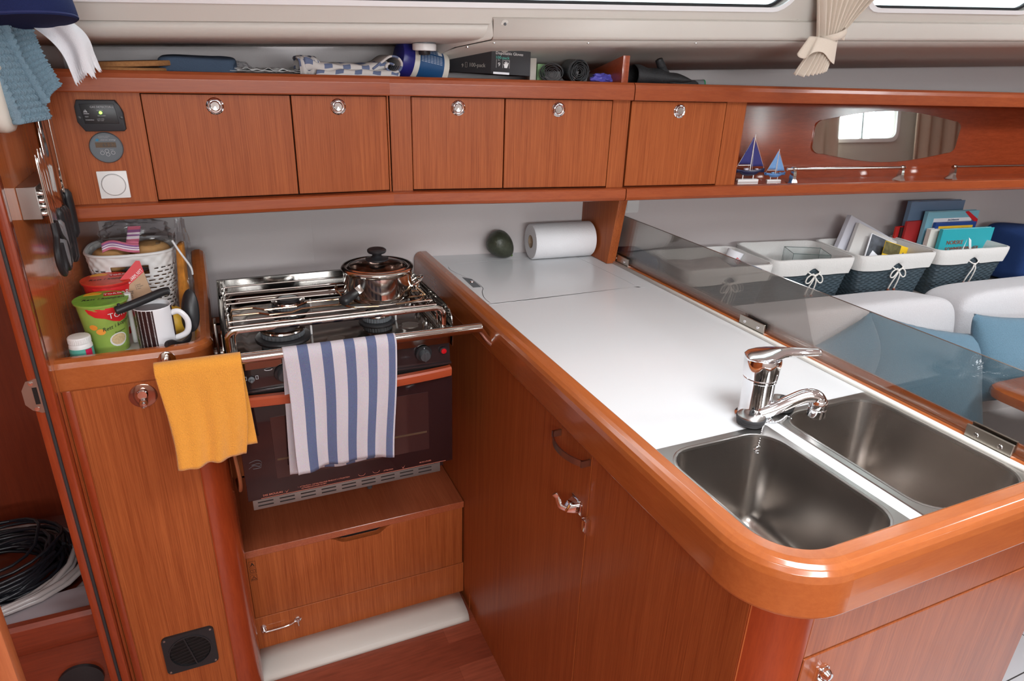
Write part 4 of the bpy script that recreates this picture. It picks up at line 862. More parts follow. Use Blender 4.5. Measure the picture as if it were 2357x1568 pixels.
mb.holed([(.054+.008*math.cos(2*PI*k/20), .015+.003*math.sin(2*PI*k/20)) for k in range(20)], [[(.054+.0068*math.cos(2*PI*k/20), .016+.0022*math.sin(2*PI*k/20)) for k in range(20)]], 0, .0004)
mb.prism([(.315, -.016), (.322, -.016), (.320, -.0145), (.317, -.0145)], 0, .0004); mb.build('panel_symbols', INK, t, smooth=0)
MB().box(SX0+.002, SX1-.002, 1.2990, 1.312, .8555, .8605, .001).build('panel_lip', BLKG, t)
# oven door
GLD = pbr('oven_glass', (.018, .0075, .0085), .06, coat=.4)
d = MB().box(SX0+.001, SX1-.001, 1.2975, 1.322, .600, .838, .002).build('oven_door', GLD, t)
MB().box(SX0+.006, SX1-.006, 1.310, 1.325, .838, .856).build('door_gap', DARK, t)
mb = MB(); n = 24; R = []
for k in range(n+1):
    u = k/n; x = SX0+.006+(SX1-SX0-.012)*u; bow = -.016*math.sin(PI*u)**.8 if 0 < u < 1 else 0
    R.append([(x, 1.296+bow+q[0], .843+q[1]) for q in ((.006, .009), (-.006, .009), (-.0095, .005), (-.0095, -.004), (-.0075, -.012), (-.003, -.015), (.006, -.015), (.010, 0))])
mb.loops(R, True, True, True); mb.build('door_handle', pbr('mahogany_handle', (.34, .060, .022), .3, coat=.4), d, smooth=40)
WIN = pbr('inner_window', (.03, .012, .012), .05, coat=.5)
MB().box(.045, .385, 1.2968, 1.2976, .645, .795, .0003, 1).build('door_window', WIN, d)
mb = MB(); mb.box(.05, .38, 1.2962, 1.2968, .690, .6945); mb.build('shelf_seen_through', pbr('oven_rack', (.12, .075, .045), .4, .5), d)
mb = MB(TR(0, 1.2972, 0) @ RX(math.radians(90)))
mb.text('DES BRÛLEURS', .0062, TR(.012, .6075, .0003)); mb.text('!  ATTENTION - NE PAS COUVRIR PENDANT L’UTILISATION', .0042, TR(.085, .6115, .0003)); mb.text('DE PREFERENCE LAISSER OUVERT', .0036, TR(.092, .607, .0003)); mb.text('ATTENTION', .004, TR(.275, .6085, .0003)); mb.text('NE PAS UTILISER', .004, TR(.36, .6105, .0003))
for x0, x1 in ((.058, .066), (.318, .326)): mb.prism([(x0, .612), (x0+.0025, .605), (x1, .613), (x0+.0025, .607)], 0, .0004)
for x in (.225, .258): mb.loops([[(x+.008*math.cos(a), .614+.006*math.sin(a), .0004) for a in [PI+PI*k/8 for k in range(9)]], [(x+.0073*math.cos(a), .614+.0052*math.sin(a), .0004) for a in [PI+PI*k/8 for k in range(9)]]], False)
mb.holed(rrect(.008, .430, .6035, .618, .0005, 1), [[(.0085, .6045), (.4295, .6045), (.4295, .620-.0025), (.0085, .6175)]], 0, .0002) if False else mb.prism([(.008, .6025), (.425, .6025), (.425, .6035), (.008, .6035)], 0, .0003)
mb.build('lettering', pbr('copper_print', (.50, .16, .11), .5), d, smooth=0)
MB(TR(.002, 1.2972, .690) @ RX(math.radians(90))).tube(cm([(-.008, .006, 0), (.006, .010, 0), (.016, .004, 0), (.012, -.006, 0), (.0, -.002, 0), (-.010, -.008, 0)], 4), .0011, seg=4, flat=.3).tube(cm([(-.004, .0, 0), (.012, .001, 0), (.014, -.009, 0), (-.002, -.010, 0)], 4), .0011, seg=4, flat=.3).build('emblem', pbr('grey_print', (.16, .16, .17), .5), d)
mb = MB(); mb.box(SX0+.010, SX1-.030, 1.306, 1.330, .570, .5995, .001); mb.build('vent_strip', pbr('galvanised', (.27, .26, .25), .45, .8), t)
mb = MB()
for k in range(9):
    for j in range(2): mb.box(SX0+.020+k*.045, SX0+.052+k*.045, 1.3052, 1.3062, .578+j*.009, .5805+j*.009)
mb.build('vent_slots', DARK, t)
MB().lathe([(.0065, 0), (.0065, -.012), (.005, -.015)], (.245, 1.320, .570), seg=16).build('rubber_foot', RUB, t)
mb = MB(); mb.lathe([(.012, 0), (.012, .018), (.006, .022)], (SX0-.004, 1.46, .885), (-1, 0, 0), 20); mb.box(SX0-.018, SX0-.012, 1.44, 1.48, .80, .96, .002); mb.build('gimbal_bracket', STEEL, t)
mb = MB(); mb.lathe([(.012, 0), (.012, .018), (.006, .022)], (SX1+.004, 1.46, .885), (1, 0, 0), 20); mb.build('gimbal_bracket', STEEL, t)
o = MB().tube(cm([(-.038, 1.45, .76), (-.036, 1.42, .68), (-.030, 1.40, .60), (-.034, 1.44, .54), (-.040, 1.55, .50)], 6), .0045, seg=8).build('gas_hose', pbr('hose_orange', (.42, .14, .06), .5)); tag(o, 'orange rubber gas hose hanging beside the left side of the oven', 'hose')
# grab rail in front of the cooker
t = thing('grab_rail', 'polished steel crash bar running in front of the cooker', 'rail', (.18, 1.266, .945))
MB().tube([(-.142, 1.266, .948), (-.14, 1.266, .948), (.498, 1.266, .948), (.500, 1.266, .948)], [.0095, .0105, .0105, .0095], seg=20).build('tube', POL, t)
for x, y1 in ((-.128, 1.370), ): MB().tube([(x, 1.270, .946), (x, 1.365, .925)], .008, seg=14).lathe([(.016, 0), (.016, .004), (.010, .006)], (x, 1.3672, .925), (0, -1, 0), 24).build('standoff', POL, t)
MB().tube(cm([(.492, 1.266, .948), (.503, 1.268, .935), (.515, 1.268, .918), (.528, 1.268, .905)], 4), .008, seg=14).lathe([(.015, 0), (.015, .003)], (.5255, 1.268, .905), (1, 0, 0), 24).build('standoff', POL, t)
# ------------------------------------------------------------------ saucepan
pc = (.322, 1.472)
PZ = .9745
POTM = pbr('pan_steel', (.72, .70, .67), .11, 1)
t = thing('saucepan', 'stainless saucepan with a glass lid and black knob on the cooker', 'saucepan', (pc[0], pc[1], PZ))
K = 1.125
MB().lathe([(.052*K, 0), (.060*K, .001), (.0665*K, .004), (.0685*K, .010), (.0690*K, .014), (.0690*K, .060), (.0700*K, .066), (.0730*K, .068), (.0735*K, .069), (.0725*K, .0705), (.0700*K, .069), (.0675*K, .063), (.066*K, .01), (.0, .006)], (pc[0], pc[1], PZ), seg=72, cap0=True, cap1=False).build('pan_body', POTM, t, smooth=50)
MB().lathe([(.0722*K, .0705), (.0735*K, .0720), (.0720*K, .0738), (.0660*K, .0748), (.0625*K, .0730), (.0600*K, .0746), (.0570*K, .0760), (.0555*K, .0752)], (pc[0], pc[1], PZ), seg=72, cap0=False, cap1=False).build('lid_rim', POTM, t, smooth=50, solid=.0006)
MB().lathe([(.056*K, .0758), (.045*K, .0795), (.030*K, .0825), (.012, .0845)], (pc[0], pc[1], PZ), seg=56, cap0=False, cap1=False).build('lid_glass', glass('lid_glass', (.72, .60, .56), .8), t, smooth=60)
MB().lathe([(.0, .081), (.017, .083), (.0185, .0855), (.0260, .0870), (.0260, .0900), (.0145, .0925), (.0105, .097), (.0115, .1015), (.0195, .1035), (.0215, .1065), (.0215, .1100), (.0190, .1125), (.0150, .1135), (.012, .1120), (.0, .1120)], (pc[0], pc[1], PZ), seg=48, cap0=False, cap1=False).build('lid_knob', BLK, t, smooth=40)
hd = Vector((-.78, -.70, -.16)).normalized(); hc = Vector((pc[0], pc[1], PZ+.045))
a = hc+hd*.074
MB().tube([a, a+hd*.014], .012, seg=4).build('handle_bracket', POTM, t)
mb = MB(); R = []
sd = hd.cross(Vector((0, 0, 1))).normalized(); un = sd.cross(hd)
for d_, w_, h_ in ((.012, .009, .008), (.016, .011, .0095), (.04, .012, .0100), (.052, .0135, .011), (.058, .0125, .010), (.062, .008, .006)):
    c_ = a+hd*d_; R.append([c_+sd*(w_*math.cos(2*PI*k/12))+un*(h_*math.sin(2*PI*k/12)) for k in range(12)])
mb.loops(R, True, True, True); mb.build('handle', BLK, t, smooth=60)
hd2 = Vector((.95, -.20, 0)).normalized(); a = Vector((pc[0], pc[1], PZ+.026))+hd2*.076; s2_ = Vector((.2, .95, 0)).normalized()
MB().tube(cm([a+s2_*.018, a+s2_*.018+hd2*.018+Vector((0, 0, .012)), a+hd2*.026+Vector((0, 0, .018)), a-s2_*.018+hd2*.018+Vector((0, 0, .012)), a-s2_*.018], 5), .0028, seg=8).build('loop_handle', POTM, t)
for i, (sx_, lab) in enumerate(((-1, 'left wire pan clamp hugging the saucepan'), (1, 'right wire pan clamp hugging the saucepan'))):
    mb = MB(); cx_ = pc[0]; z_ = PZ+.002
    pts = [(cx_+sx_*.092, pc[1]+.030, z_+.022), (cx_+sx_*.097, pc[1]+.005, z_+.022), (cx_+sx_*.088, pc[1]-.018, z_+.012), (cx_+sx_*.094, pc[1]-.045, z_+.006), (cx_+sx_*.078, pc[1]-.072, z_+.003), (cx_+sx_*.02, pc[1]-.086, z_+.003)]
    mb.tube(cm(pts, 5), .0022, seg=8); mb.tube([(cx_+sx_*.090, pc[1]+.03, z_+.002), (cx_+sx_*.090, pc[1]+.03, z_+.022)], .0022, seg=8); mb.tube([(cx_+sx_*.082, pc[1]-.03, z_+.020), (cx_+sx_*.100, pc[1]-.045, z_+.003)], .0022, seg=8)
    tag(mb.build('pan_clamp', BR), lab, 'pan clamp')
# ------------------------------------------------------------------ cloths on the rail
def hang(x0, x1, top, front, back, mat, name, lab, cat, yb, seed, r=.0125, taper=0, nx=60):
    tot = front+back+PI*r
    def fn(u, v):
        s_ = v*tot; x = x0+(x1-x0)*u
        wob = .004*math.sin(u*11+seed)+.003*math.sin(u*23+seed*2)
        if s_ < front:
            dz = front-s_; k = dz/front; y = yb-r-.002-wob*k-.010*k*k*math.sin(u*5+seed); z = top-r-dz; x += taper*(u-.5)*k*.06+.008*k*math.sin(seed+k*3)
        elif s_ < front+PI*r:
            a = (s_-front)/r; y = yb-math.cos(a)*r; z = top-r+math.sin(a)*r
        else:
            dz = s_-front-PI*r; k = dz/back; y = yb+r+.002-wob*k*.5-.004*k; z = top-r-dz; x += .014*k*math.sin(seed+2)
        z += .0015*math.sin(u*17+seed) if (s_ < .01 or s_ > tot-.01) else 0
        return (x, y, z)
    mb = MB(); mb.grid(fn, nx, 70); o = mb.build(name, mat, smooth=70, solid=.0028); tag(o, lab, cat); return o
YC = pbr('microfibre_yellow', (.76, .32, .045), .95, nz=.14, nscale=500, bump=.9, spec=.15, sheen=.3)
hang(-.142, .006, .9605, .205, .195, YC, 'cleaning_cloth', 'yellow orange microfibre cloth draped over the left end of the crash bar', 'cloth', 1.266, .4, r=.0135, taper=-.4)
BW = [(.50, .455, .49), (.095, .115, .21)]
cols = []; stops = []; x_ = 0
seq = [.12, .088, .115, .088, .115, .09, .11, .085, .11, .06, .019]
for i, w_ in enumerate(seq):
    cols.append(BW[i % 2]); x_ += w_
    if i < len(seq)-1: stops.append(x_)
TOW = stripes('striped_towel', 0, cols, stops, weave=.7)
hang(.082, .306, .9595, .268, .285, TOW, 'kitchen_towel', 'white kitchen towel with wide blue stripes folded over the crash bar', 'towel', 1.266, 2.1, r=.013, taper=-.35, nx=90)
# ------------------------------------------------------------------ peninsula base cabinet
t = thing('peninsula_cabinet', 'large wooden peninsula cabinet under the white worktop', 'cabinet', (.85, 1.1, FZ))
MB().box(.5505, .566, 1.462, 1.87, FZ, .884, .0006, 1).build('rear_stile', GV, t)
d = MB().box(.5495, .566, .8515, 1.4605, .004, .884, .0008, 1).build('door', GV, t)
MB().box(.5500, .566, .460, .8500, .004, .884, .0008, 1).build('side_panel', GV, t)
MB().box(.5525, .566, .455, 1.46, FZ, .002, .0008, 1).build('plinth', GV, t)
MB().box(.560, .60, .47, 1.86, FZ, .88).build('inner_frame', DARK, t)
P = [(.5503, .459)]+[(.612-.062*math.cos(a), .482-.062*math.sin(a)) for a in [PI/2*k/12 for k in range(1, 13)]]+[(.6185, .420), (.6185, .44), (.57, .47), (.5503, .4595)]
MB().prism(P[:-1], FZ, .884).build('corner_post', MZ_, t, smooth=50)
ENDV = wood('veneer_end_panel', VA, VB, (300, 300, 6))  # end-panel veneer in the common cherry tones, coarser grain
MB().box(.6195, 1.165, .4200, .436, .7905, .884, .0006, 1).build('front_rail', ENDV, t)
dd = MB().box(.6200, 1.150, .4185, .435, -.0, .7885, .0012, 1).build('door', ENDV, t)
MB().box(1.151, 1.165, .4195, .436, FZ, .790, .0006, 1).build('stile', ENDV, t)
MB().box(1.150, 1.165, .436, 1.72, FZ, .884).build('saloon_side_panel', GV, t)
MB().box(.62, 1.15, .421, .436, FZ, -.001).build('plinth', ENDV, t)
mb = MB(TR(.661, .4185, .745) @ RX(math.radians(90))); mb.prism(rrect(-.010, .010, -.016, .016, .004), 0, .003, .0008); mb.lathe([(.0075, .002), (.0085, .008), (.006, .013), (.0, .014)], (0, .008, 0), seg=20); mb.lathe([(.006, .002), (.0075, .010), (.005, .015), (.0, .016)], (-.004, -.006, 0), seg=20); mb.build('door_catch', CHR, dd)
# curved pull and lever latch on the fridge door (facing -x)
mb = MB(); n = 20; R = []
for k in range(n+1):
    u = k/n; y = .968-.112*u; out = .034*math.sin(PI*(.08+.84*u))**.55
    R.append([(.5495-out-.0012, y, .838-.0065), (.5495-out+.0012, y, .838-.0065), (.5495-out+.0012, y, .838+.0065), (.5495-out-.0012, y, .838+.0065)])
mb.loops(R, True, True, True); mb.hexa([(.549, .966, .8315), (.549, .970, .8315), (.530, .970, .8315), (.530, .966, .8315), (.549, .966, .8445), (.549, .970, .8445), (.530, .970, .8445), (.530, .966, .8445)]); mb.hexa([(.549, .854, .8315), (.549, .858, .8315), (.530, .858, .8315), (.530, .854, .8315), (.549, .854, .8445), (.549, .858, .8445), (.530, .858, .8445), (.530, .854, .8445)])
mb.build('pull_handle', STEEL, d, smooth=40)
l = MB().box(.5465, .5500, .868, .905, .712, .742, .001).build('latch_plate', CHR, d)
mb = MB(); mb.hexa([(.547, .872, .716), (.547, .902, .716), (.547, .902, .738), (.547, .872, .738), (.522, .880, .720), (.522, .896, .720), (.530, .896, .734), (.530, .880, .734)], .0015); mb.tube(cm([(.526, .888, .722), (.516, .894, .728), (.513, .900, .742), (.508, .904, .750)], 5), [.006]*6+[.005]*6+[.006]*4, seg=10, flat=.5); mb.build('latch_lever', CHR, l)
mb = MB(); mb.box(.5375, .5500, .836, .8495, .700, .726, .0015).hexa([(.5495, .838, .690), (.5495, .848, .690), (.544, .848, .692), (.544, .838, .692), (.5495, .838, .702), (.5495, .848, .702), (.538, .848, .702), (.538, .838, .702)]); mb.build('strike', CHR, l)
# ------------------------------------------------------------------ worktop
t = thing('worktop', 'white laminate peninsula worktop with a thick rounded cherry edge', 'worktop', (.82, 1.1, .92))
yb = lambda x: wy(x)-.001
lid = [(.597, 1.420), (1.000, 1.425), (1.012, 1.437), (.995, 1.750), (.980, 1.765), (.615, 1.775), (.590, 1.755), (.586, 1.715), (.600, 1.66), (.612, 1.62), (.614, 1.55), (.600, 1.515), (.588, 1.47), (.588, 1.430)]
lid = [tuple(p) for p in [(q.x, q.y) for q in cm([(a, b, 0) for a, b in lid], 5, True)]]
def offs(P, d):
    cx = sum(p[0] for p in P)/len(P); cy = sum(p[1] for p in P)/len(P); out = []; n = len(P)
    for i in range(n):
        a = Vector(P[i-1]); b = Vector(P[(i+1) % n]); tt = (b-a).normalized(); nn = Vector((tt.y, -tt.x)); p = Vector(P[i])
        out.append(tuple(p+nn*d))
    return out
bowlN = rrect(.580, .781, .441, .698, .045); bowlF = rrect(.840, .1+.953, .441, .728, .045)
hole_slot = rrect(.592, .624, 1.535, 1.64, .012)
mb = MB(); mb.holed([(.560, .432), (1.072, .432), (1.072, yb(1.072)), (1.06, yb(1.06)), (.560, yb(.560))], [offs(lid, .0018), offs(bowlN, .003), offs(bowlF, .003)], .920, .940)
mb.build('laminate', WHITE, t, smooth=20)
lo = MB().holed(lid, [], .925, .9402).build('icebox_lid', WHITE, t, smooth=20)
MB().box(.575, 1.03, 1.40, 1.795, .905, .918).build('icebox_gap_shade', DARK, t)  # dark slab under the lid, standing in for shade in its gap
MB().prism([(.589, 1.555), (.611, 1.553), (.611, 1.625), (.604, 1.635), (.592, 1.650)], .9395, .9403).build('finger_recess', GREYP, t)
MB().lathe([(.006, 0), (.005, .003)], (.603, 1.60, .940), seg=14).build('recess_catch', CHR, t)
prf = [(0, .921), (0, .9545), (.003, .9565), (.020, .9570), (.028, .9555), (.034, .9515), (.038, .9450), (.040, .9360), (.0405, .9100), (.0405, .8860), (.0385, .882), (.006, .882)]
prf = support(prf)
path = []
for y in (1.878, 1.85, 1.6, 1.2, .8, .56, .505): path.append((.563, y, -1, 0))
for k in range(1, 12): a = PI/2*k/12; path.append((.563+.070-.070*math.cos(a), .505-.070*math.sin(a), -math.cos(a), -math.sin(a)))
mb = MB(); mb.loops([[(x+nx*o_, y+ny*o_, z) for o_, z in prf] for x, y, nx, ny in path[:7]], True, True, False); mb.build('edge_moulding', MY_, t, smooth=45)
mb = MB(); mb.loops([[(x+nx*o_, y+ny*o_, z) for o_, z in prf] for x, y, nx, ny in path[6:]+[(.635, .435, 0, -1)]], True); mb.build('edge_moulding', wood('solid_cherry_corner', (.33, .083, .021), (.43, .122, .031), (60, 60, 90), .2, .7, .8), t, smooth=45)
mb = MB(); mb.loops([[(x, .435-o_, z) for o_, z in prf] for x in (.635, .8, 1.0, 1.14)], True, False, True); mb.build('edge_moulding', MX_, t, smooth=45)
rp = [(1.0745, .90), (1.0745, .944), (1.082, .952), (1.092, .9545), (1.118, .9545), (1.132, .950), (1.139, .940), (1.140, .90)]
mb = MB(); mb.loops([[(x, y, z) for x, z in rp] for y in (.395, .8, 1.2, 1.785)], True, True, True); mb.build('rear_rail', MY_, t, smooth=45)
mb = MB(); mb.loops([[(x+k_*.0015, y, z) for x, z in ((1.0665, .9405), (1.0665, .946), (1.0695, .9475), (1.0735, .9475))] for k_, y in ((0, .43), (0, 1.2), (0, 1.80))], False); mb.build('cover_strip', GRP, t, smooth=50, solid=.001)
# ------------------------------------------------------------------ sinks
def sink(P, fl, label, grp, depth=.165):
    t = thing('sink', label, 'sink', (sum(p[0] for p in P)/len(P), sum(p[1] for p in P)/len(P), .94-depth), grp)
    mb = MB(); rings = [[(p[0], p[1], .9402) for p in fl], [(p[0], p[1], .9418) for p in offs(fl, -.0012)], [(p[0], p[1], .9422) for p in offs(P, .0055)], [(p[0], p[1], .9430) for p in offs(P, .003)], [(p[0], p[1], .9420) for p in offs(P, .0004)], [(p[0], p[1], .938) for p in P]]
    mb.loops(rings[2:], True); mb.holed(rings_xy(rings[1]), [rings_xy(rings[2])], .9419, .9419); mb.loops(rings[:2], True)
    mb.build('rim', STEEL, t, smooth=40, fix=True)
    mb = MB(); R = [[(p[0], p[1], .938) for p in P]]
    for k in range(1, 5): R.append([(p[0], p[1], .938-(depth-.035)*k/4) for p in offs(P, -.0035*k)])
    for k in range(1, 8): a = PI/2*k/7; R.append([(p[0], p[1], .938-(depth-.035)-.033*math.sin(a)) for p in offs(P, -.014-.033*(1-math.cos(a)))])
    mb.loops(R, True, False, True); mb.build('bowl', SINKM, t, smooth=60)
    c_ = (sum(p[0] for p in P)/len(P), sum(p[1] for p in P)/len(P), .94-depth+.0005)
    return t
def rings_xy(r): return [(p[0], p[1]) for p in r]
sink(bowlN, rrect(.566, .797, .4355, .716, .006), 'near stainless sink bowl at the worktop corner', 'pair of stainless sink bowls')
sink(bowlF, rrect(.822, 1.0655, .4355, .744, .006), 'far stainless sink bowl beside the smoked glass guard', 'pair of stainless sink bowls')
# ------------------------------------------------------------------ tap
tx, ty = .801, .748
t = thing('mixer_tap', 'chrome single-lever mixer tap with a low swivel spout', 'tap', (tx, ty, .94))
MB().lathe([(.0315, 0), (.0315, .003), (.0272, .005), (.0268, .022), (.0264, .023), (.0264, .070), (.0280, .0715), (.0280, .0755), (.0272, .076), (.0290, .078), (.0305, .104), (.0290, .112), (.0, .1125)], (tx, ty, .940), (-.02, .0, 1), 56).build('body', CHR, t, smooth=35)
mb = MB(TR(tx-.002, ty, 1.050) @ RZ(math.radians(-26)) @ RY(math.radians(0)))
R = []
for x, w_, z_, h_ in ((-.0300, .006, .0015, .0025), (-.0285, .014, .002, .006), (-.020, .0235, .0035, .0085), (-.006, .0285, .0055, .0100), (.008, .0270, .0075, .0105), (.020, .0210, .0095, .0105), (.030, .0150, .0110, .0095), (.042, .0110, .0120, .0080), (.060, .0095, .0130, .0070), (.084, .0088, .0142, .0062), (.090, .0078, .0145, .0050), (.0915, .003, .0146, .002)):
    R.append([(x, w_*math.cos(2*PI*k/28), z_+h_*math.sin(2*PI*k/28)*(min(1, .40+.60*max(0, (x+.005)/.05)) if math.sin(2*PI*k/28) > 0 else 1)) for k in range(28)])
mb.loops(R, True, True, True); mb.build('lever', CHR, t, smooth=60)
sp = cm([(tx-.012, ty-.022, .957), (tx+.012, ty-.030, .967), (tx+.036, ty-.038, .980), (tx+.054, ty-.044, .9885), (tx+.066, ty-.049, .9910), (tx+.0755, ty-.053, .9885), (tx+.0798, ty-.0565, .983), (tx+.0805, ty-.057, .976)], 6)
MB().tube(sp, [.0110+.0020*(k/len(sp)) for k in range(len(sp))], seg=24).build('spout', CHR, t, smooth=60)
MB().lathe([(.0135, 0), (.0148, -.003), (.0150, -.014), (.0143, -.015), (.0143, -.0165), (.0148, -.017), (.0148, -.030), (.0130, -.032), (.0120, -.030)], (tx+.0805, ty-.057, .985), seg=36).build('aerator', CHR, t)
def plug(x, y, label):
    t = thing('sink_plug', label, 'plug', (x, y, .9425), 'sink plugs by the tap')
    mb = MB(); mb.lathe([(.0205, 0), (.0225, .002), (.0222, .005), (.0232, .006), (.0230, .009), (.0240, .010), (.0238, .0135), (.0225, .0145)], (x, y, .9425), seg=48); mb.build('rubber_rim', RUB, t)
    MB().lathe([(.0225, .0140), (.0218, .0162), (.0130, .0190), (.0080, .0175), (.0, .0170)], (x, y, .9425), seg=48, cap0=False, cap1=False).build('steel_cap', STEEL, t)
    MB().tube(cm([(x-.003, y, .958), (x-.0035, y, .964), (x, y, .9665), (x+.0035, y, .964), (x+.003, y, .958)], 4), .0016, seg=8).cyl((x, y, .957), (x, y, .962), .0032, seg=12).build('ring_post', RUB, t)
plug(.7735, .7265, 'near sink plug lying on the worktop in front of the tap')
plug(.863, .7500, 'far sink plug lying behind the tap spout')
def chain(P, r, label, n=3, ring=None):
    pts = cm(P, 12); t = thing('bead_chain', label, 'chain', pts[0])
    mb = MB(); d = 0; last = None; k = 0
    for i in range(1, len(pts)):
        seg_ = (pts[i]-pts[i-1]).length; d += seg_
        if d > r*2.25:
            d = 0; mb.lathe([(0, -r), (r*.7, -r*.7), (r, 0), (r*.7, r*.7), (0, r)], pts[i], seg=8, cap0=False, cap1=False)
    mb.tube(pts, r*.3, seg=4); mb.build('beads', CHR, t, smooth=60)
    if ring is not None:
        c_, rr = ring; mb = MB(); mb.tube([c_+Vector((rr*math.cos(a), 0, rr*math.sin(a))) for a in [2*PI*k/20 for k in range(20)]], .0008, True, 6).tube([c_+Vector((-rr*.7, 0, -rr*.2)), c_+Vector((rr*.7, 0, -rr*.2))], .0008, seg=6); mb.build('end_ring', CHR, t)
chain([(.803, .722, .945), (.797, .717, .945), (.786, .709, .945), (.776, .701, .9455), (.768, .694, .944), (.763, .6895, .936), (.760, .6875, .924)], .00155, 'short bead chain dropping into the near sink with a ring at its end', ring=(Vector((.7595, .6865, .9165)), .0065))
chain([(.803, .716, .944), (.820, .712, .944), (.836, .716, .944), (.850, .722, .9435), (.856, .715, .940)], .0018, 'bead chain lying across the divider towards the far sink')
chain([(.782, .760, .944), (.776, .752, .955), (.778, .738, .962), (.786, .726, .962), (.800, .722, .960), (.812, .722, .950), (.806, .718, .945), (.796, .724, .946), (.800, .728, .949)], .0014, 'bead chain looped around the foot of the tap')
# ------------------------------------------------------------------ smoked guard
t = thing('splash_guard', 'low smoked acrylic guard standing along the saloon side of the worktop', 'splash guard', (1.083, 1.1, .945))
Mg = Matrix(((0, 0, 1, 1.080), (1, 0, 0, 0), (0, 1, 0, 0), (0, 0, 0, 1)))
P = [(.40, .948), (1.655, .948), (1.66, .95), (1.712, .955), (1.712, 1.078), (1.708, 1.084), (1.70, 1.086), (.40, 1.083)]
MB(Mg).prism(P, 0, .005).build('acrylic_sheet', SMOKE, t, smooth=0)
MB(Mg).prism([(.40, 1.0831), (1.70, 1.0861), (1.70, 1.0864), (.40, 1.0834)], .0005, .0045).build('polished_edge', pbr('edge_smoke', (.09, .07, .06), .1, coat=.5), t)
for y0, y1, lab in ((1.572, 1.655, None), (1.022, 1.100, None), (.489, .563, None)):
    b = MB().box(1.0755, 1.0798, y0, y1, .944, .969, .0006, 1).box(1.0855, 1.090, y0+.002, y1-.002, .944, .972, .0006, 1).box(1.0755, 1.090, y0, y1, .9405, .945, .0006, 1).build('clamp_bracket', NICK, t)
    for y in (y0+.018, y1-.018): MB().lathe([(.0042, .0), (.0042, .0006), (.0035, .0014), (0, .0015)], (1.0755, y, .957), (-1, 0, 0), 16).build('screw', CHR, b)
# divider post at the hull end of the guard
o = MB().hexa([(1.047, 1.640, .941), (1.073, 1.636, .941), (1.073, wy(1.073), .941), (1.047, wy(1.047), .941), (1.047, 1.600, 1.160), (1.073, 1.596, 1.160), (1.073, wy(1.073), 1.160), (1.047, wy(1.047), 1.160)], .001).build('divider_panel', GV); struct(o); o.name = 'trim_7'
MB().box(1.100, 1.145, 1.62, 1.80, .90, .95, .003)
# ------------------------------------------------------------------ worktop things
t = thing('paper_towel_roll', 'white kitchen paper roll lying on the worktop by the wall', 'paper towel', (.965, 1.742, .9405))
Mr = TR(.848, 1.758, .994) @ RZ(math.radians(-4)) @ RY(math.radians(90))
MB(Mr).lathe([(.0195, 0), (.0505, 0), (.0530, .003), (.0530, .192), (.0505, .195), (.0195, .195)], seg=56, cap0=False, cap1=False).build('paper', pbr('kitchen_paper', (.80, .80, .82), .9, bump=.6, nscale=260), t, smooth=40)
MB(Mr).lathe([(.0198, .0005), (.0198, .1945), (.0185, .1945), (.0185, .0005), (.0198, .0005)], seg=32, cap0=False, cap1=False).build('core', pbr('cardboard', (.45, .34, .24), .9), t)
t = thing('avocado', 'dark green avocado standing near the wall on the worktop', 'avocado', (.783, 1.80, .9405))
av = Vector((.62, -.25, -.62)).normalized(); ac = Vector((.768, 1.800, .978))
mb = MB(); mb.lathe([(0, 0), (.018, .002), (.031, .010), (.0385, .024), (.0390, .040), (.0350, .058), (.0260, .074), (.0150, .085), (.006, .090), (.0, .091)], ac-av*.043, av, 40, cap0=False, cap1=False)
zmin = min(v_.co.z for v_ in mb.bm.verts); bmesh.ops.translate(mb.bm, verts=mb.bm.verts, vec=(0, 0, .9405-zmin))
mb.build('skin', pbr('avocado_skin', (.045, .050, .032), .38, nz=.6, nscale=90, bump=.9), t, smooth=70, sub=1)
MB().lathe([(.004, 0), (.003, .004), (0, .005)], ac+av*.046+Vector((0, 0, .9405-zmin)), av, 10).build('stem_button', pbr('stem', (.10, .20, .03), .8), t)
# ------------------------------------------------------------------ saloon
LINER = pbr('hull_shelf', (.60, .555, .54), .8)
struct(MB().hexa([(1.115, 1.40, FZ), (5.0, 1.20, FZ), (5.0, wy(5.0), FZ), (1.115, wy(1.115), FZ), (1.115, 1.40, .782), (5.0, 1.20, .782), (5.0, wy(5.0), .782), (1.115, wy(1.115), .782)]).build('trim_8', LINER, loc=(3, 1.5, FZ)))
UP = pbr('upholstery_grey', (.53, .52, .535), .92, nz=.07, nscale=260, bump=.5, sheen=.2)
t = thing('sofa', 'light grey upholstered saloon settee behind the peninsula', 'sofa', (2.6, 1.0, FZ))
def cush(mbM, lx, ly, lz, e=.09, nx=28, name='c', mat=None, parent=None, puff=.0, **k):
    mb = MB(mbM)
    def fn(u, v):
        a = 2*PI*u; b = PI*(v-.5); ce = .24
        sg = lambda q, p: abs(q)**p*(1 if q >= 0 else -1)
        x = sg(math.cos(b), ce)*sg(math.cos(a), ce); y = sg(math.cos(b), ce)*sg(math.sin(a), ce); z = sg(math.sin(b), ce)
        return (x*lx/2, y*ly/2, z*lz/2)
    mb.grid(fn, 96, 48, cu=True); bmesh.ops.remove_doubles(mb.bm, verts=mb.bm.verts, dist=.0002)
    return mb.build(name, mat or UP, parent, smooth=80, **k)
for x0, x1 in ((1.16, 2.055), (2.058, 2.95), (2.955, 3.9)):
    xm = (x0+x1)/2; ym = 1.30-.07*(xm-1.2)
    cush(TR(xm, ym+.005, .620) @ RZ(-.07) @ RX(math.radians(-9)), x1-x0, .19, .50, parent=t, name='back_cushion')
cush(TR(2.55, 1.02, .40), 2.70, .52, .17, parent=t, name='seat_cushion')
MB().box(1.18, 3.9, .80, 1.30, FZ, .33, .01).build('base', GV, t)
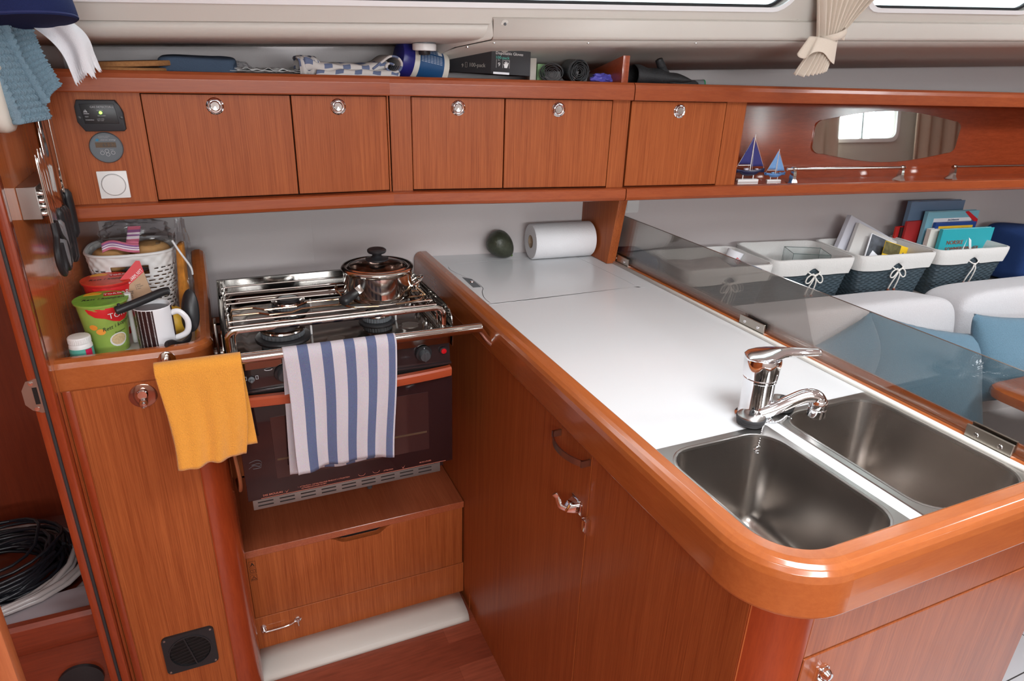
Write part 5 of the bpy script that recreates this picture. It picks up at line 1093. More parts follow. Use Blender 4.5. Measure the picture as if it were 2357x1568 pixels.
BLF = pbr('cushion_blue', (.10, .185, .25), .92, nz=.28, nscale=420, bump=.7, sheen=.2, spec=.2)
def pillow(M, s, th, label, seed, asp=1):
    mb = MB(M)
    def fn(sd):
        def g(u, v):
            x = u*2-1; y = v*2-1; k = max(0, (1-abs(x)**2.2))**.55*max(0, (1-abs(y)**2.2))**.55; pin = 1-.10*((1-x*x)*abs(y)+(1-y*y)*abs(x))*.9
            return (x*s/2*(1-.09*(1-abs(y))*1) if 0 else x*s/2*(1-.07*(1-y*y)), y*s*asp/2*(1-.07*(1-x*x)), sd*(th/2*k+.0015)+.012*math.sin(x*2+seed)*math.sin(y*3+seed)+sd*.004*k*noise.noise(Vector((x*2, y*2, seed))))
        return g
    mb.grid(fn(1), 32, 32); mb.grid(fn(-1), 32, 32); bmesh.ops.remove_doubles(mb.bm, verts=mb.bm.verts, dist=.0035)
    o = mb.build('cushion', BLF, smooth=80); tag(o, label, 'cushion', 'blue scatter cushions'); return o
pillow(TR(1.555, 1.150, .715) @ RZ(-.05) @ RX(math.radians(74)) @ RZ(.30), .26, .08, 'rear blue cushion half hidden behind the large front cushion', .5)
pillow(TR(1.800, 1.085, .690) @ RZ(-.12) @ RX(math.radians(62)) @ RZ(-.24), .43, .11, 'large blue cushion in the middle, seen through the smoked guard', 1.5, .74)
pillow(TR(2.130, 1.050, .715) @ RZ(-.10) @ RX(math.radians(70)) @ RZ(-.10), .33, .11, 'right-hand blue cushion at the right edge of the frame', 2.6, .80)
# navy bags behind the sofa
NV = fabric('navy_bag_cloth', (.018, .045, .15), 800, .3, .4)
o = cush(TR(1.158, 1.700, .868) @ RZ(-.12), .145, .17, .17, mat=pbr('dark_blue_bag', (.035, .055, .12), .8, nz=.2, nscale=600), name='travel_bag'); tag(o, 'dark blue rounded bag behind the smoked guard next to the first basket', 'bag')
o = cush(TR(2.93, 1.43, .865) @ RZ(-.1) @ RY(.1), .60, .22, .20, mat=NV, name='duffel_bag'); tag(o, 'navy blue soft bag to the right of the last basket', 'bag')
# ------------------------------------------------------------------ wicker baskets with liners
WK = pbr('wicker_slate', (.040, .062, .078), .6, nz=.4, nscale=120)
LN = pbr('liner_cotton', (.66, .65, .63), .9, nz=.05, nscale=300, bump=.4)
def basket(cx, cy, rot, w_, d_, label, ntail=2, bow=1):
    M = TR(cx, cy, .785) @ RZ(rot); H = .165
    t = thing('wicker_basket', label, 'basket', (cx, cy, .785), 'slate wicker baskets with white liners')
    def half(h): k = .80+.20*h/H; return w_/2*k, d_/2*k
    def edge(u, h, ro=.022, out=0):
        a, b = half(h); a += out; b += out; P = rr_cache(a, b, ro); n = len(P); f = (u % 1)*n; i = int(f) % n; q = f-int(f); p0, p1 = P[i], P[(i+1) % n]
        return (p0[0]+(p1[0]-p0[0])*q, p0[1]+(p1[1]-p0[1])*q)
    def rr_cache(a, b, ro):
        P = []
        for cx_, cy_, a0 in ((a-ro, b-ro, 0), (-a+ro, b-ro, 90), (-a+ro, -b+ro, 180), (a-ro, -b+ro, 270)):
            P += [(cx_+ro*math.cos(math.radians(a0+90*k/3)), cy_+ro*math.sin(math.radians(a0+90*k/3))) for k in range(4)]
        # resample evenly
        L = [0]; n = len(P)
        for i in range(n): L.append(L[-1]+math.dist(P[i], P[(i+1) % n]))
        out = []; j = 0
        for k in range(64):
            s_ = L[-1]*k/64
            while L[j+1] < s_: j += 1
            q = (s_-L[j])/max(1e-9, L[j+1]-L[j]); a_, b_ = P[j], P[(j+1) % n]; out.append((a_[0]+(b_[0]-a_[0])*q, a_[1]+(b_[1]-a_[1])*q))
        return out
    rows = 20; NUu = 192
    cache = {}
    def wf(u, v):
        h = v*(H-.030); key = round(v*rows*3)
        if key not in cache:
            a, b = half(h); cache[key] = rr_cache(a, b, .022)
        P = cache[key]; f = (u % 1)*64; i = int(f) % 64; q = f-int(f); x = P[i][0]+(P[(i+1) % 64][0]-P[i][0])*q; y = P[i][1]+(P[(i+1) % 64][1]-P[i][1])*q
        row = int(v*rows-1e-6); ph = PI*(row % 2); d = (.0018*math.sin(u*2*PI*32+ph)+.0018*abs(math.sin(PI*v*rows)))-.002
        r_ = math.hypot(x/w_, y/d_); nx, ny = x/w_/w_, y/d_/d_; l_ = math.hypot(nx, ny) or 1
        return (x+nx/l_*d, y+ny/l_*d, h)
    mb = MB(M); mb.grid(wf, NUu, rows*3, cu=True); mb.prism([edge(k/40, 0) for k in range(40)], 0, .004); mb.build('wicker_body', WK, t, smooth=0 if 0 else 70)
    mb = MB(M); R = []
    arch = lambda x, y: .022*max(0, 1-abs(x)/.024)**.5 if y < 0 and abs(x) < .024 else 0
    N = 128
    for ins, h in ((.0055, H-.050), (.0055, H-.025), (.004, H-.006), (.002, H+.001), (-.003, H+.002), (-.006, H-.006), (-.009, H-.03), (-.016, .02)):
        ring = []
        for k in range(N):
            x, y = edge(k/N, min(h, H), .024, ins); z = h+.0004*math.sin(k*.5+h*90)
            if h == H-.050: z = h+arch(x, y)+.001*math.sin(k*.4)
            ring.append((x, y, z))
        R.append(ring)
    mb.loops(R, True, False, True); mb.build('liner', LN, t, smooth=60)
    yf = -(half(H-.04)[1]+.006)
    mb = MB(M)
    W_ = pbr_c('tie_white')
    if bow:
        for s_ in (-1, 1):
            mb.tube(cm([(0, yf-.004, H-.050), (s_*.010, yf-.008, H-.044), (s_*.026, yf-.007, H-.054), (s_*.030, yf-.007, H-.070), (s_*.018, yf-.008, H-.072), (0, yf-.005, H-.052)], 5), .0022, seg=7)
    for k in range(2):
        s_ = -1 if k == 0 else 1
        mb.tube(cm([(0, yf-.004, H-.050), (s_*.006, yf-.008, H-.065), (s_*.011-.004, yf-.004, H-.092), (s_*.012-.006, yf-.002+.004, H-.118)], 5), .0024, seg=7)
    mb.tube(cm([(-.022, yf, H-.040), (-.008, yf-.006, H-.048), (.008, yf-.006, H-.048), (.022, yf, H-.040)], 4), .0022, seg=7)
    mb.lathe([(0, -.005), (.0045, -.002), (.0045, .002), (0, .005)], (0, yf-.006, H-.051), (1, 0, 0), 10)
    mb.build('tie_cord', W_, t, smooth=60)
    for s_ in (-1, 1): MB(M).lathe([(.002, 0), (.0045, .002), (.0045, .006), (.002, .008)], (s_*.012-.006, yf-.000, H-.122), seg=10).build('bead', pbr_c('bead_brown'), t)
    return M
_pc = {}
def pbr_c(k):
    if k not in _pc: _pc[k] = {'tie_white': lambda: pbr('tie_white', (.72, .70, .66), .9), 'bead_brown': lambda: pbr('bead_brown', (.22, .06, .03), .5)}[k]()
    return _pc[k]
B1 = basket(1.372, 1.572, -.09, .315, .225, 'first wicker basket with folded grey and pink clothes inside, behind the smoked guard')
B2 = basket(1.708, 1.560, -.16, .300, .225, 'second wicker basket, nearly empty, with a clear glass box inside')
B3 = basket(2.030, 1.520, -.12, .315, .225, 'third wicker basket full of folders, envelopes and a yellow brochure')
B4 = basket(2.366, 1.490, -.12, .320, .225, 'fourth wicker basket crammed with books and a teal book in front', bow=0)
# contents of basket 1
def slab(M, mat, name, lab, cat, dims, bev=.01, amp=.004, seed=0, group=None):
    mb = MB(M); lx, ly, lz = dims
    def fn(u, v):
        a = 2*PI*u; b = PI*(v-.5); sg = lambda q, p: abs(q)**p*(1 if q >= 0 else -1); ce = .3
        x = sg(math.cos(b), ce)*sg(math.cos(a), ce)*lx/2; y = sg(math.cos(b), ce)*sg(math.sin(a), ce)*ly/2; z = sg(math.sin(b), ce)*lz/2
        return (x, y, z+amp*math.sin(x*40+seed)*math.cos(y*50+seed)+amp*math.sin(y*30+seed*2))
    mb.grid(fn, 40, 20, cu=True); bmesh.ops.remove_doubles(mb.bm, verts=mb.bm.verts, dist=.0002)
    return tag(mb.build(name, mat, smooth=70), lab, cat, group)
slab(B1 @ TR(-.02, .035, .105) @ RX(.15), pbr('patterned_cloth', (.56, .50, .47), .9, nz=.3, nscale=60), 'folded_textile', 'pale patterned folded cloth lying in the first basket', 'cloth', (.24, .12, .06), seed=1)
slab(B1 @ TR(.02, -.035, .095) @ RZ(.2), pbr('slate_cloth', (.10, .115, .15), .9, nz=.3, nscale=120), 'folded_textile', 'slate blue folded cloth at the front of the first basket', 'cloth', (.22, .10, .06), seed=2)
t = thing('paper_cup', 'white paper cup with a red B standing in the back corner of the first basket', 'cup', B1 @ Vector((.105, .045, .08)))
Mc_ = B1 @ TR(.105, .045, .10) @ RY(.35); MB(Mc_).lathe([(.020, 0), (.026, .072)], seg=32).build('cup_body', PAPER, t); MB(Mc_ @ TR(-.012, -.0262, .042) @ RX(math.radians(90)) @ RZ(-.35)).text('EB', .022, Matrix.Identity(4)).build('lettering', RD, t, smooth=0)
MB(Mc_).lathe([(.0225, .018), (.0232, .028)], seg=32, cap0=False, cap1=False).build('dark_band', pbr('navy_print', (.03, .04, .12), .5), t)
# contents of basket 2: glass box
t = thing('glass_box', 'open clear glass box with thin dark edges inside the second basket', 'box', B2 @ Vector((.05, 0, .09)))
Mg2 = B2 @ TR(.055, .005, .085) @ RZ(-.3)
MB(Mg2).holed([(-.06, -.045), (.06, -.045), (.06, .045), (-.06, .045)], [[(-.058, -.043), (.058, -.043), (.058, .043), (-.058, .043)]], 0, .075).build('glass_walls', CLEAR, t, smooth=0)
mb = MB(Mg2); E8 = [(-.06, -.045), (.06, -.045), (.06, .045), (-.06, .045)]
mb.tube([(x, y, .075) for x, y in E8], .0009, True, 4); [mb.cyl((x, y, 0), (x, y, .075), .0007, seg=4) for x, y in E8]; mb.build('edge', pbr('glass_edge', (.06, .10, .09), .3), t)
# contents of basket 3
def book(M, w_, h_, th, cover, label, cat='book', group=None, spine=None, name='book'):
    """upright cover in the x-z plane, thickness along +y, spine at x=0"""
    t = thing(name, label, cat, M @ Vector((w_/2, th/2, 0)), group)
    MB(M).box(.002, w_-.002, .0018, th-.0018, .002, h_-.002).build('pages', PAPER, t)
    mb = MB(M); mb.box(0, w_, 0, .0016, 0, h_, .0004, 1).box(0, w_, th-.0016, th, 0, h_, .0004, 1); mb.build('cover', cover, t)
    MB(M).box(-.0012, .0014, 0, th, 0, h_, .0006, 1).build('spine', spine or cover, t)
    return t
def cov(name, a, b, c=None, stops=(.3, .7)):
    m, n, l, bs = nm(name); tc = n.new('ShaderNodeTexCoord'); sp = n.new('ShaderNodeSeparateXYZ'); l.new(tc.outputs['Generated'], sp.inputs[0])
    nz_ = n.new('ShaderNodeTexNoise'); nz_.inputs['Scale'].default_value = 5; l.new(tc.outputs['Generated'], nz_.inputs['Vector'])
    ad = n.new('ShaderNodeMath'); ad.operation = 'MULTIPLY_ADD'; ad.inputs[1].default_value = .25; l.new(nz_.outputs['Fac'], ad.inputs[0]); l.new(sp.outputs[2], ad.inputs[2])
    cr = n.new('ShaderNodeValToRGB'); e = cr.color_ramp.elements; e[0].position = stops[0]+.1; e[0].color = (*a, 1); e[1].position = stops[1]+.1; e[1].color = (*(c or b), 1)
    if c: q = e.new((stops[0]+stops[1])/2+.1); q.color = (*b, 1)
    l.new(ad.outputs[0], cr.inputs[0]); l.new(cr.outputs[0], bs.inputs['Base Color']); bs.inputs['Roughness'].default_value = .35; return m
GRYC = pbr('grey_card', (.60, .60, .66), .6)
book(B3 @ TR(-.150, .035, .030) @ RY(math.radians(24)) @ RX(math.radians(-10)), .235, .250, .018, GRYC, 'large pale lilac folder standing at the back of the third basket', 'folder', name='folder')
book(B3 @ TR(-.118, .005, .020) @ RY(math.radians(22)) @ RX(math.radians(-12)), .215, .235, .014, pbr('grey_card2', (.62, .60, .58), .6), 'light grey folder in front of the lilac folder', 'folder', name='folder')
t = thing('magazine', 'magazine with a dark photo cover sticking out of the third basket', 'magazine', B3 @ Vector((0, -.01, .02)))
Mm = B3 @ TR(-.060, -.018, .020) @ RY(math.radians(20)) @ RX(math.radians(-14))
MB(Mm).box(0, .18, 0, .004, 0, .200, .0005, 1).build('pages', PAPER, t); MB(Mm).box(.004, .12, -.0006, 0, .110, .198).build('cover_photo', pbr('photo_print', (.10, .11, .13), .4, nz=.9, nscale=45), t); MB(Mm).box(.12, .17, -.0006, 0, .150, .192).build('cover_photo', pbr('photo_blue', (.12, .30, .50), .4, nz=.5, nscale=40), t); MB(Mm @ TR(.150, -.001, .14) @ RX(math.radians(90)) @ RZ(-1.2)).text('A', .018, Matrix.Identity(4)).build('lettering', RD, t, smooth=0)
t = thing('brochure', 'yellow brochure with dark lettering poking out of the third basket', 'brochure', B3 @ Vector((.06, -.05, .02)))
Mb_ = B3 @ TR(-.005, -.038, .015) @ RY(math.radians(16)) @ RX(math.radians(-12))
MB(Mb_).box(0, .145, 0, .003, 0, .178, .0005, 1).build('pages', pbr('brochure_yellow', (.85, .55, .02), .45), t)
MB(Mb_).box(.0, .075, -.0006, 0, .135, .176).build('photo_strip', pbr('photo_dark', (.14, .12, .05), .4, nz=.9, nscale=60), t)
MB(Mb_ @ TR(.088, -.0006, .158) @ RX(math.radians(90)) @ RZ(math.radians(-90))).text('Seil', .040, Matrix.Identity(4), ext=.0004).build('lettering', pbr('navy_ink', (.02, .02, .09), .5), t, smooth=0)
t = thing('envelope', 'white envelope with a pointed corner sticking up in the third basket', 'envelope', B3 @ Vector((-.02, -.06, .03)))
Me = B3 @ TR(-.085, -.062, .062) @ RZ(.05) @ RX(math.radians(-14)) @ RY(math.radians(-32)) if False else B3 @ TR(-.120, -.065, .080) @ RX(math.radians(-12)) @ RY(math.radians(38))
MB(Me).box(0, .150, 0, .0012, -.02, .110, .0003, 1).build('paper', PAPER, t)
# books in basket 4
BLU = cov('book_blue', (.05, .10, .20), (.10, .20, .36), (.14, .22, .34)); TEAL = cov('book_teal', (.62, .55, .18), (.10, .48, .50), (.03, .38, .44)); SKYC = cov('book_sky', (.10, .40, .52), (.22, .50, .62))
book(B4 @ TR(-.168, .075, .035) @ RZ(.1), .16, .170, .008, pbr('red_cover', (.50, .02, .02), .4), 'thin red book at the far left of the fourth basket', group=None, spine=pbr('red_spine', (.55, .03, .02), .4))
book(B4 @ TR(-.150, .070, .035) @ RZ(.1), .16, .168, .009, pbr('black_cover', (.03, .02, .02), .4), 'black and red spined book beside the thin red book')
book(B4 @ TR(-.140, .060, .035) @ RZ(.1), .16, .190, .010, pbr('red_cover2', (.45, .03, .03), .4), 'tall red spined book in front of the big blue album')
for x, s_, zz in ((-.169, 'ALT OM', .10), (-.151, 'MOTOR', .085), (-.141, 'SEILAS NORGE', .07)):
    pass
book(B4 @ TR(-.125, .078, .03), .245, .262, .018, BLU, 'largest blue album at the back of the fourth basket')
t1 = book(B4 @ TR(-.080, .040, .03), .235, .232, .016, SKYC, 'light blue book about the coast in a white and navy cover behind the teal book')
MB(B4 @ TR(-.080, .040, .03)).box(.030, .205, -.0008, 0, .165, .208).build('title_band', PAPER, t1)
MB(B4 @ TR(-.075, .039, .03) @ TR(.035, -.0008, .170) @ RX(math.radians(90))).text('KYSTEN VÅR', .027, Matrix.Identity(4), font_w=.95).text('Jon Johansson', .009, TR(.055, .029, 0)).build('lettering', pbr('navy_ink2', (.03, .05, .15), .5), t1, smooth=0)
MB(B4 @ TR(-.080, .0385, .03)).hexa([(.165, -.001, .229), (.180, -.001, .231), (.2345, -.001, .200), (.2345, -.001, .180), (.165, 0, .229), (.180, 0, .231), (.2345, 0, .200), (.2345, 0, .180)]).build('corner_ribbon', RD, t1)
t2 = book(B4 @ TR(-.052, .022, .03), .185, .196, .012, pbr('cobalt_cover', (.02, .06, .26), .4), 'navy framed yellow book between the teal book and the light blue book')
MB(B4 @ TR(-.052, .022, .03)).box(.012, .170, -.0008, 0, .04, .184).build('cover_panel', pbr('amber_print', (.85, .50, .04), .4, nz=.2, nscale=20), t2)
t2 = book(B4 @ TR(-.085, .008, .03), .05, .178, .018, pbr('cream_cover', (.70, .68, .62), .5), 'narrow cream book left of the teal book')
t3 = book(B4 @ TR(-.060, -.018, .03), .235, .182, .014, TEAL, 'teal and yellow book with a sailboat picture at the front of the fourth basket')
MB(B4 @ TR(-.060, -.018, .03) @ TR(.028, -.001, .128) @ RX(math.radians(90))).text('NORSKE', .020, Matrix.Identity(4)).text('SOMMERMINNER', .020, TR(0, -.024, 0), font_w=1.02).build('lettering', pbr('rust_ink', (.35, .06, .02), .5), t3, smooth=0)
mb = MB(B4 @ TR(-.060, -.019, .03) @ RX(math.radians(90))); mb.prism([(.125, .150), (.150, .085), (.165, .075), (.140, .140)], 0, .0004).prism([(.120, .145), (.112, .075), (.100, .070)], 0, .0004); mb.build('sailboat_picture', INKW, t3)
# wall socket
t = thing('wall_switch', 'white rounded switch plate on the saloon wall beside the divider', 'switch', (1.215, 1.785, 1.05))
Ms_ = TR(1.213, wy(1.213)-.0005, 1.086) @ RZ(-math.atan(.12)) @ RX(math.radians(90)); MB(Ms_).prism(rrect(-.024, .024, -.030, .030, .005), 0, .006, .001).build('plate', WPL, t); MB(Ms_).prism(rrect(-.018, .018, -.024, .024, .003), .0055, .0085, .0008).build('rocker', WPL, t)
# table leaf
t = thing('saloon_table', 'glossy cherry table leaf corner at the right edge', 'table', (2.3, .75, FZ))
P = [(2.9, .955), (1.945, .985), (1.915, .978), (1.897, .958), (1.890, .930), (1.885, .60), (2.9, .60)]
MB().prism(P, .672, .702, .009).build('table_top', MX_, t, smooth=40); MB().box(2.3, 2.36, .72, .82, FZ, .672, .004).build('leg', MZ_, t)
# pale bench at lower right
def tilem():
    m, n, l, b = nm('pale_sole'); tc = n.new('ShaderNodeTexCoord'); br = n.new('ShaderNodeTexBrick'); br.offset = 0; l.new(tc.outputs['Object'], br.inputs['Vector'])
    br.inputs['Scale'].default_value = 1; br.inputs['Brick Width'].default_value = .30; br.inputs['Row Height'].default_value = .30; br.inputs['Mortar Size'].default_value = .0018
    br.inputs['Color1'].default_value = (.50, .52, .55, 1); br.inputs['Color2'].default_value = (.53, .55, .57, 1); br.inputs['Mortar'].default_value = (.03, .03, .03, 1); l.new(br.outputs['Color'], b.inputs['Base Color']); b.inputs['Roughness'].default_value = .7; return m
o = MB(TR(1.75, .35, 0) @ RZ(.5) @ TR(-.55, -.6, 0)).box(0, 1.1, 0, 1.2, FZ, FZ+.012, .003).build('floor_mat', tilem()); tag(o, 'pale grey floor mat with dark joints at the lower right corner', 'mat')
# ------------------------------------------------------------------ things on the long shelf above the cabinets (z 1.437)
SZ = 1.4440
CORK = pbr('cork', (.34, .155, .055), .9, nz=.35, nscale=220, bump=.5)
for i, (x, y, z, r, tl, lab) in enumerate(((-.135, 1.70, SZ, .085, 0, 'bottom cork trivet on the left end of the shelf'), (-.125, 1.705, SZ+.0115, .088, -.05, 'top cork trivet stacked on another at the left end of the shelf'))):
    tag(MB(TR(x, y, z) @ RY(tl)).lathe([(r-.002, 0), (r, .0015), (r, .009), (r-.002, .0105)], seg=56).build('cork_trivet', CORK), lab, 'trivet', 'cork trivets')
o = slab(TR(.005, 1.72, SZ+.018) @ RZ(-.02), pbr('denim_blue', (.050, .080, .13), .85, nz=.3, nscale=500), 'folded_pouch', 'flat dark blue fabric pouch beside the cork trivets', 'pouch', (.155, .12, .034), amp=.0015)
t = thing('paper_stack', 'low stack of crumpled white papers between the pouch and the folded towel', 'papers', (.17, 1.70, SZ))
mb = MB(); mb.grid(lambda u, v: (.065+.20*u, 1.66+.11*v, SZ+.006+.004*noise.noise(Vector((u*9, v*5, 1)))+.003), 40, 12); mb.grid(lambda u, v: (.075+.17*u, 1.665+.11*v, SZ+.012+.007*noise.noise(Vector((u*11, v*5, 4)))), 40, 12); mb.build('sheet', pbr('newsprint', (.62, .61, .60), .9, nz=.35, nscale=40), t, solid=.0008, smooth=30)
o = crumple(.087, 1.68, SZ+.016, .022, .02, .011, 9, CLEARP, 'plastic_wrap', 'small scrap of clear plastic wrap at the end of the paper stack', 'wrap')
# folded checked towel
def chk():
    m, n, l, b = nm('checked_towel'); tc = n.new('ShaderNodeTexCoord'); sp = n.new('ShaderNodeSeparateXYZ'); l.new(tc.outputs['UV'], sp.inputs[0])
    def band(k, s_, th):
        a = n.new('ShaderNodeMath'); a.operation = 'MULTIPLY'; a.inputs[1].default_value = s_; l.new(sp.outputs[k], a.inputs[0]); f = n.new('ShaderNodeMath'); f.operation = 'FRACT'; l.new(a.outputs[0], f.inputs[0]); g = n.new('ShaderNodeMath'); g.operation = 'LESS_THAN'; g.inputs[1].default_value = th; l.new(f.outputs[0], g.inputs[0]); return g.outputs[0]
    mu = n.new('ShaderNodeMath'); mu.operation = 'MULTIPLY'; l.new(band(0, 4.5, .42), mu.inputs[0]); l.new(band(1, 6, .55), mu.inputs[1])
    mx = n.new('ShaderNodeMix'); mx.data_type = 'RGBA'; l.new(mu.outputs[0], mx.inputs['Factor']); mx.inputs['A'].default_value = (.55, .52, .50, 1); mx.inputs['B'].default_value = (.12, .15, .25, 1)
    l.new(mx.outputs['Result'], b.inputs['Base Color']); b.inputs['Roughness'].default_value = .9; return m
CH = chk()
mb = MB()
def ft(x0, x1, y0, y1, h, zb, ph):
    def fn(u, v):
        a = 2*PI*v; x = x0+(x1-x0)*u; hh = h(u); cs, sn = math.cos(a), math.sin(a); sg = lambda q, e: abs(q)**e*(1 if q >= 0 else -1)
        return (x+.003*math.sin(a*2+ph), (y0+y1)/2-(y1-y0)/2*sg(cs, .5)+.003*math.sin(u*14+ph), zb(u)+hh/2+hh/2*sg(sn, .5)+.0015*math.sin(u*23+a*2))
    mb.grid(fn, 60, 28, cv=True)
ft(.238, .425, 1.610, 1.72, lambda u: .014+.004*math.sin(u*3), lambda u: SZ+.0, 0)
ft(.215, .400, 1.622, 1.73, lambda u: .018+.014*math.exp(-((u-.02)/.12)**2), lambda u: SZ+.010+.010*max(0, (u-.7)/.3)**1.5, 1)
ft(.205, .250, 1.628, 1.73, lambda u: .040, lambda u: SZ, 2)
for k in range(1):
    L = cm([(.365, 0, .020), (.385, 0, .034), (.405, 0, .047), (.422, 0, .046), (.432, 0, .034), (.428, 0, .020), (.415, 0, .014), (.400, 0, .018), (.396, 0, .027), (.404, 0, .033), (.414, 0, .030)], 6); n = len(L)-1
    mb.grid(lambda u, v: (L[min(n, int(round(u*n)))].x, 1.612+.11*v, SZ+L[min(n, int(round(u*n)))].z), n, 10)
tag(mb.build('folded_towel', CH, smooth=60, solid=.004, fix=False), 'folded white towel with a grey blue check on the overhead shelf', 'towel')
# tub of wipes lying on its side
t = thing('wipes_tub', 'white tub with a navy lid and blue label lying on its side on the shelf', 'tub', (.495, 1.66, SZ))
ta = Vector((1, .10, -.18)).normalized(); a0 = Vector((.434, 1.662, SZ+.0445))
sh = lambda r, k: (r, k)
MB().lathe([(.030, .0), (.0385, .002), (.0405, .008), (.0405, .026), (.0385, .030)], a0, ta, 48).build('lid', pbr('lid_blue', (.020, .020, .17), .35, nz=.15, nscale=60), t)
MB().lathe([(.0365, .029), (.0372, .034), (.0372, .110), (.034, .120), (.028, .122)], a0+Vector((0, 0, -.0015)), ta, 48).build('tub_body', pbr('tub_white', (.68, .65, .58), .4), t)
MB().lathe([(.0376, .043), (.0376, .105)], a0+Vector((0, 0, -.0015)), ta, 48, cap0=False, cap1=False).build('label_wrap', pbr('label_navy', (.012, .07, .19), .4), t)
# label print: small white text blocks wrapped on the tub
Yx = Vector((0, 0, 1)); sdv = ta.cross(Vector((0, 0, 1))).normalized(); uv_ = sdv.cross(ta)
mb = MB()
def tubp(s_, ang, r=.0380): return a0+Vector((0, 0, -.0015))+ta*s_+sdv*(r*math.cos(ang))+uv_*(r*math.sin(ang))
side_ = 1 if sdv.y < 0 else -1
for blk in range(7):
    for ln in range(6):
        s0 = .046+blk*.0078; 
        for half_ in range(2):
            a1 = (.15+half_*.62+ln*.088)
            A = [tubp(s0+i*.0062, a1 if side_ == 1 else PI-a1) for i in range(2)]; B = [tubp(s0+i*.0062, (a1+.035) if side_ == 1 else PI-a1-.035) for i in range(2)]
            mb.f([mb.v(A[0]), mb.v(A[1]), mb.v(B[1]), mb.v(B[0])])
mb.build('label_print', pbr('label_print_white', (.40, .46, .55), .5), t, smooth=0, fix=False)
mb = MB(); A = [[tubp(.090+.010*i, (.75+.35*k/4) if side_ == 1 else PI-(.75+.35*k/4), .0381) for k in range(5)] for i in range(2)]; mb.loops(A, False); mb.build('label_patch', WPL, t, fix=False)
# round ceiling fitting
t = thing('ceiling_fitting', 'round white fitting with a dark nozzle under the side deck above the tub', 'fitting', (.478, 1.61, 1.51))
cf = (.482, 1.600, 1.497); MB().lathe([(.012, .0), (.0135, .003), (.0135, .012)], cf, seg=28).build('nozzle', BLK, t); MB().lathe([(.020, .0085), (.0265, .0095), (.0272, .012), (.0272, .022), (.0255, .024)], cf, seg=44).build('ring', WPL, t); MB().lathe([(.0262, .024), (.0262, .034)], cf, seg=44).build('collar', GREYP, t)
# glove box
t = thing('glove_box', 'dark grey cardboard box of disposable gloves tilted on the shelf', 'box', (.675, 1.66, SZ))
Mg = TR(.652, 1.614, SZ+.0165) @ RZ(math.radians(-9)) @ RX(math.radians(-2)) @ RY(math.radians(2)); CB = pbr('charcoal_card', (.030, .029, .033), .6)
MB(Mg).hexa([(0, 0, 0), (.100, 0, 0), (.082, .12, 0), (-.10, .10, 0), (0, 0, .058), (.098, 0, .055), (.082, .12, .055), (-.10, .10, .058)], .0008, 1).build('carton', CB, t)
MF = Mg @ RX(math.radians(90))
mb = MB(MF); mb.text('Disposable Gloves', .0092, TR(.010, .0445, .0012)); mb.text('9', .0125, TR(.0165, .018, .0012)); mb.text('Size', .0028, TR(.0165, .031, .0012)); mb.text('Powder free', .0026, TR(.031, .031, .0012))
for x in (.0125, .0285, .045): mb.prism([(x, .0145), (x+.0005, .0145), (x+.0005, .033), (x, .033)], .0006, .0012)
hand = [(.033, .015), (.040, .015), (.042, .021), (.0435, .027), (.042, .0275), (.040, .0235), (.0398, .029), (.0382, .029), (.0378, .0242), (.037, .0298), (.0355, .0298), (.0355, .024), (.034, .0285), (.0327, .028), (.0338, .0225), (.0315, .0245), (.0308, .0235), (.0325, .019)]
mb.holed(hand, [[(.0395*.28+p[0]*.72, .0215*.28+p[1]*.72-.0003) for p in hand]] if 0 else [], .0006, .0012)
mb.build('lettering', INKW, t, smooth=0)
MB(MF).text('100-pack', .0095, TR(.010, .0345, .0012)).build('lettering', pbr('mint_print', (.10, .55, .45), .5), t, smooth=0)
Msd = Mg @ Matrix(((-.707, .0, -.707, -.0), (.707, .0, -.707, .0), (0, 1, 0, 0), (0, 0, 0, 1)))
dv = Vector((-.10, .10, 0)).normalized(); nv = Vector((-dv.y, dv.x, 0)); nv = nv if nv.y < 0 else -nv
Msd = Mg @ Matrix(((-dv.x, 0, nv.x, -.10+nv.x*.0012), (-dv.y, 0, nv.y, .10+nv.y*.0012), (0, 1, 0, 0), (0, 0, 0, 1)))
mb = MB(Msd); mb.text('100-pack', .013, TR(.078, .014, 0)); mb.text('9', .012, TR(.056, .012, 0)); mb.text('Disposable', .008, TR(.066, .044, 0)); mb.holed(rrect(.067, .073, .012, .024, .001), [rrect(.0676, .0724, .0126, .0234, .0008)], 0, .0004)
for k in range(2): mb.prism([(.004, .006+k*.016), (.020, .006+k*.016), (.020, .018+k*.016), (.004, .018+k*.016)], 0, .0004)
mb.build('lettering', pbr('dim_print', (.38, .36, .33), .6), t, smooth=0)
mb = MB(Mg); mb.grid(lambda u, v: (.016+.030*u, -.0012-.0015*v, .0585-.010*v*math.sin(PI*u)), 10, 4); mb.grid(lambda u, v: (-.030+.018*u, .031-.018*u-.002, .060-.012*v*math.sin(PI*u)), 8, 4); mb.build('torn_flap', pbr('torn_card', (.38, .35, .32), .8), t, solid=.0006)
MB(Mg).box(.006, .046, -.0012, 0, .0, .005).build('label_edge', PAPER, t)
# small cartons
tag(MB(TR(.775, 1.645, SZ) @ RZ(-.2)).box(-.008, .008, -.02, .02, 0, .055, .001).build('small_carton', pbr('beige_carton', (.55, .50, .44), .6)), 'narrow beige carton squeezed beside the glove box', 'carton')
tag(MB(TR(.796, 1.640, SZ) @ RZ(-.2)).box(-.010, .010, -.018, .018, 0, .042, .001).build('small_carton', pbr('green_carton', (.25, .45, .22), .6, nz=.3, nscale=120)), 'small pale green carton beside the grey bag rolls', 'carton')
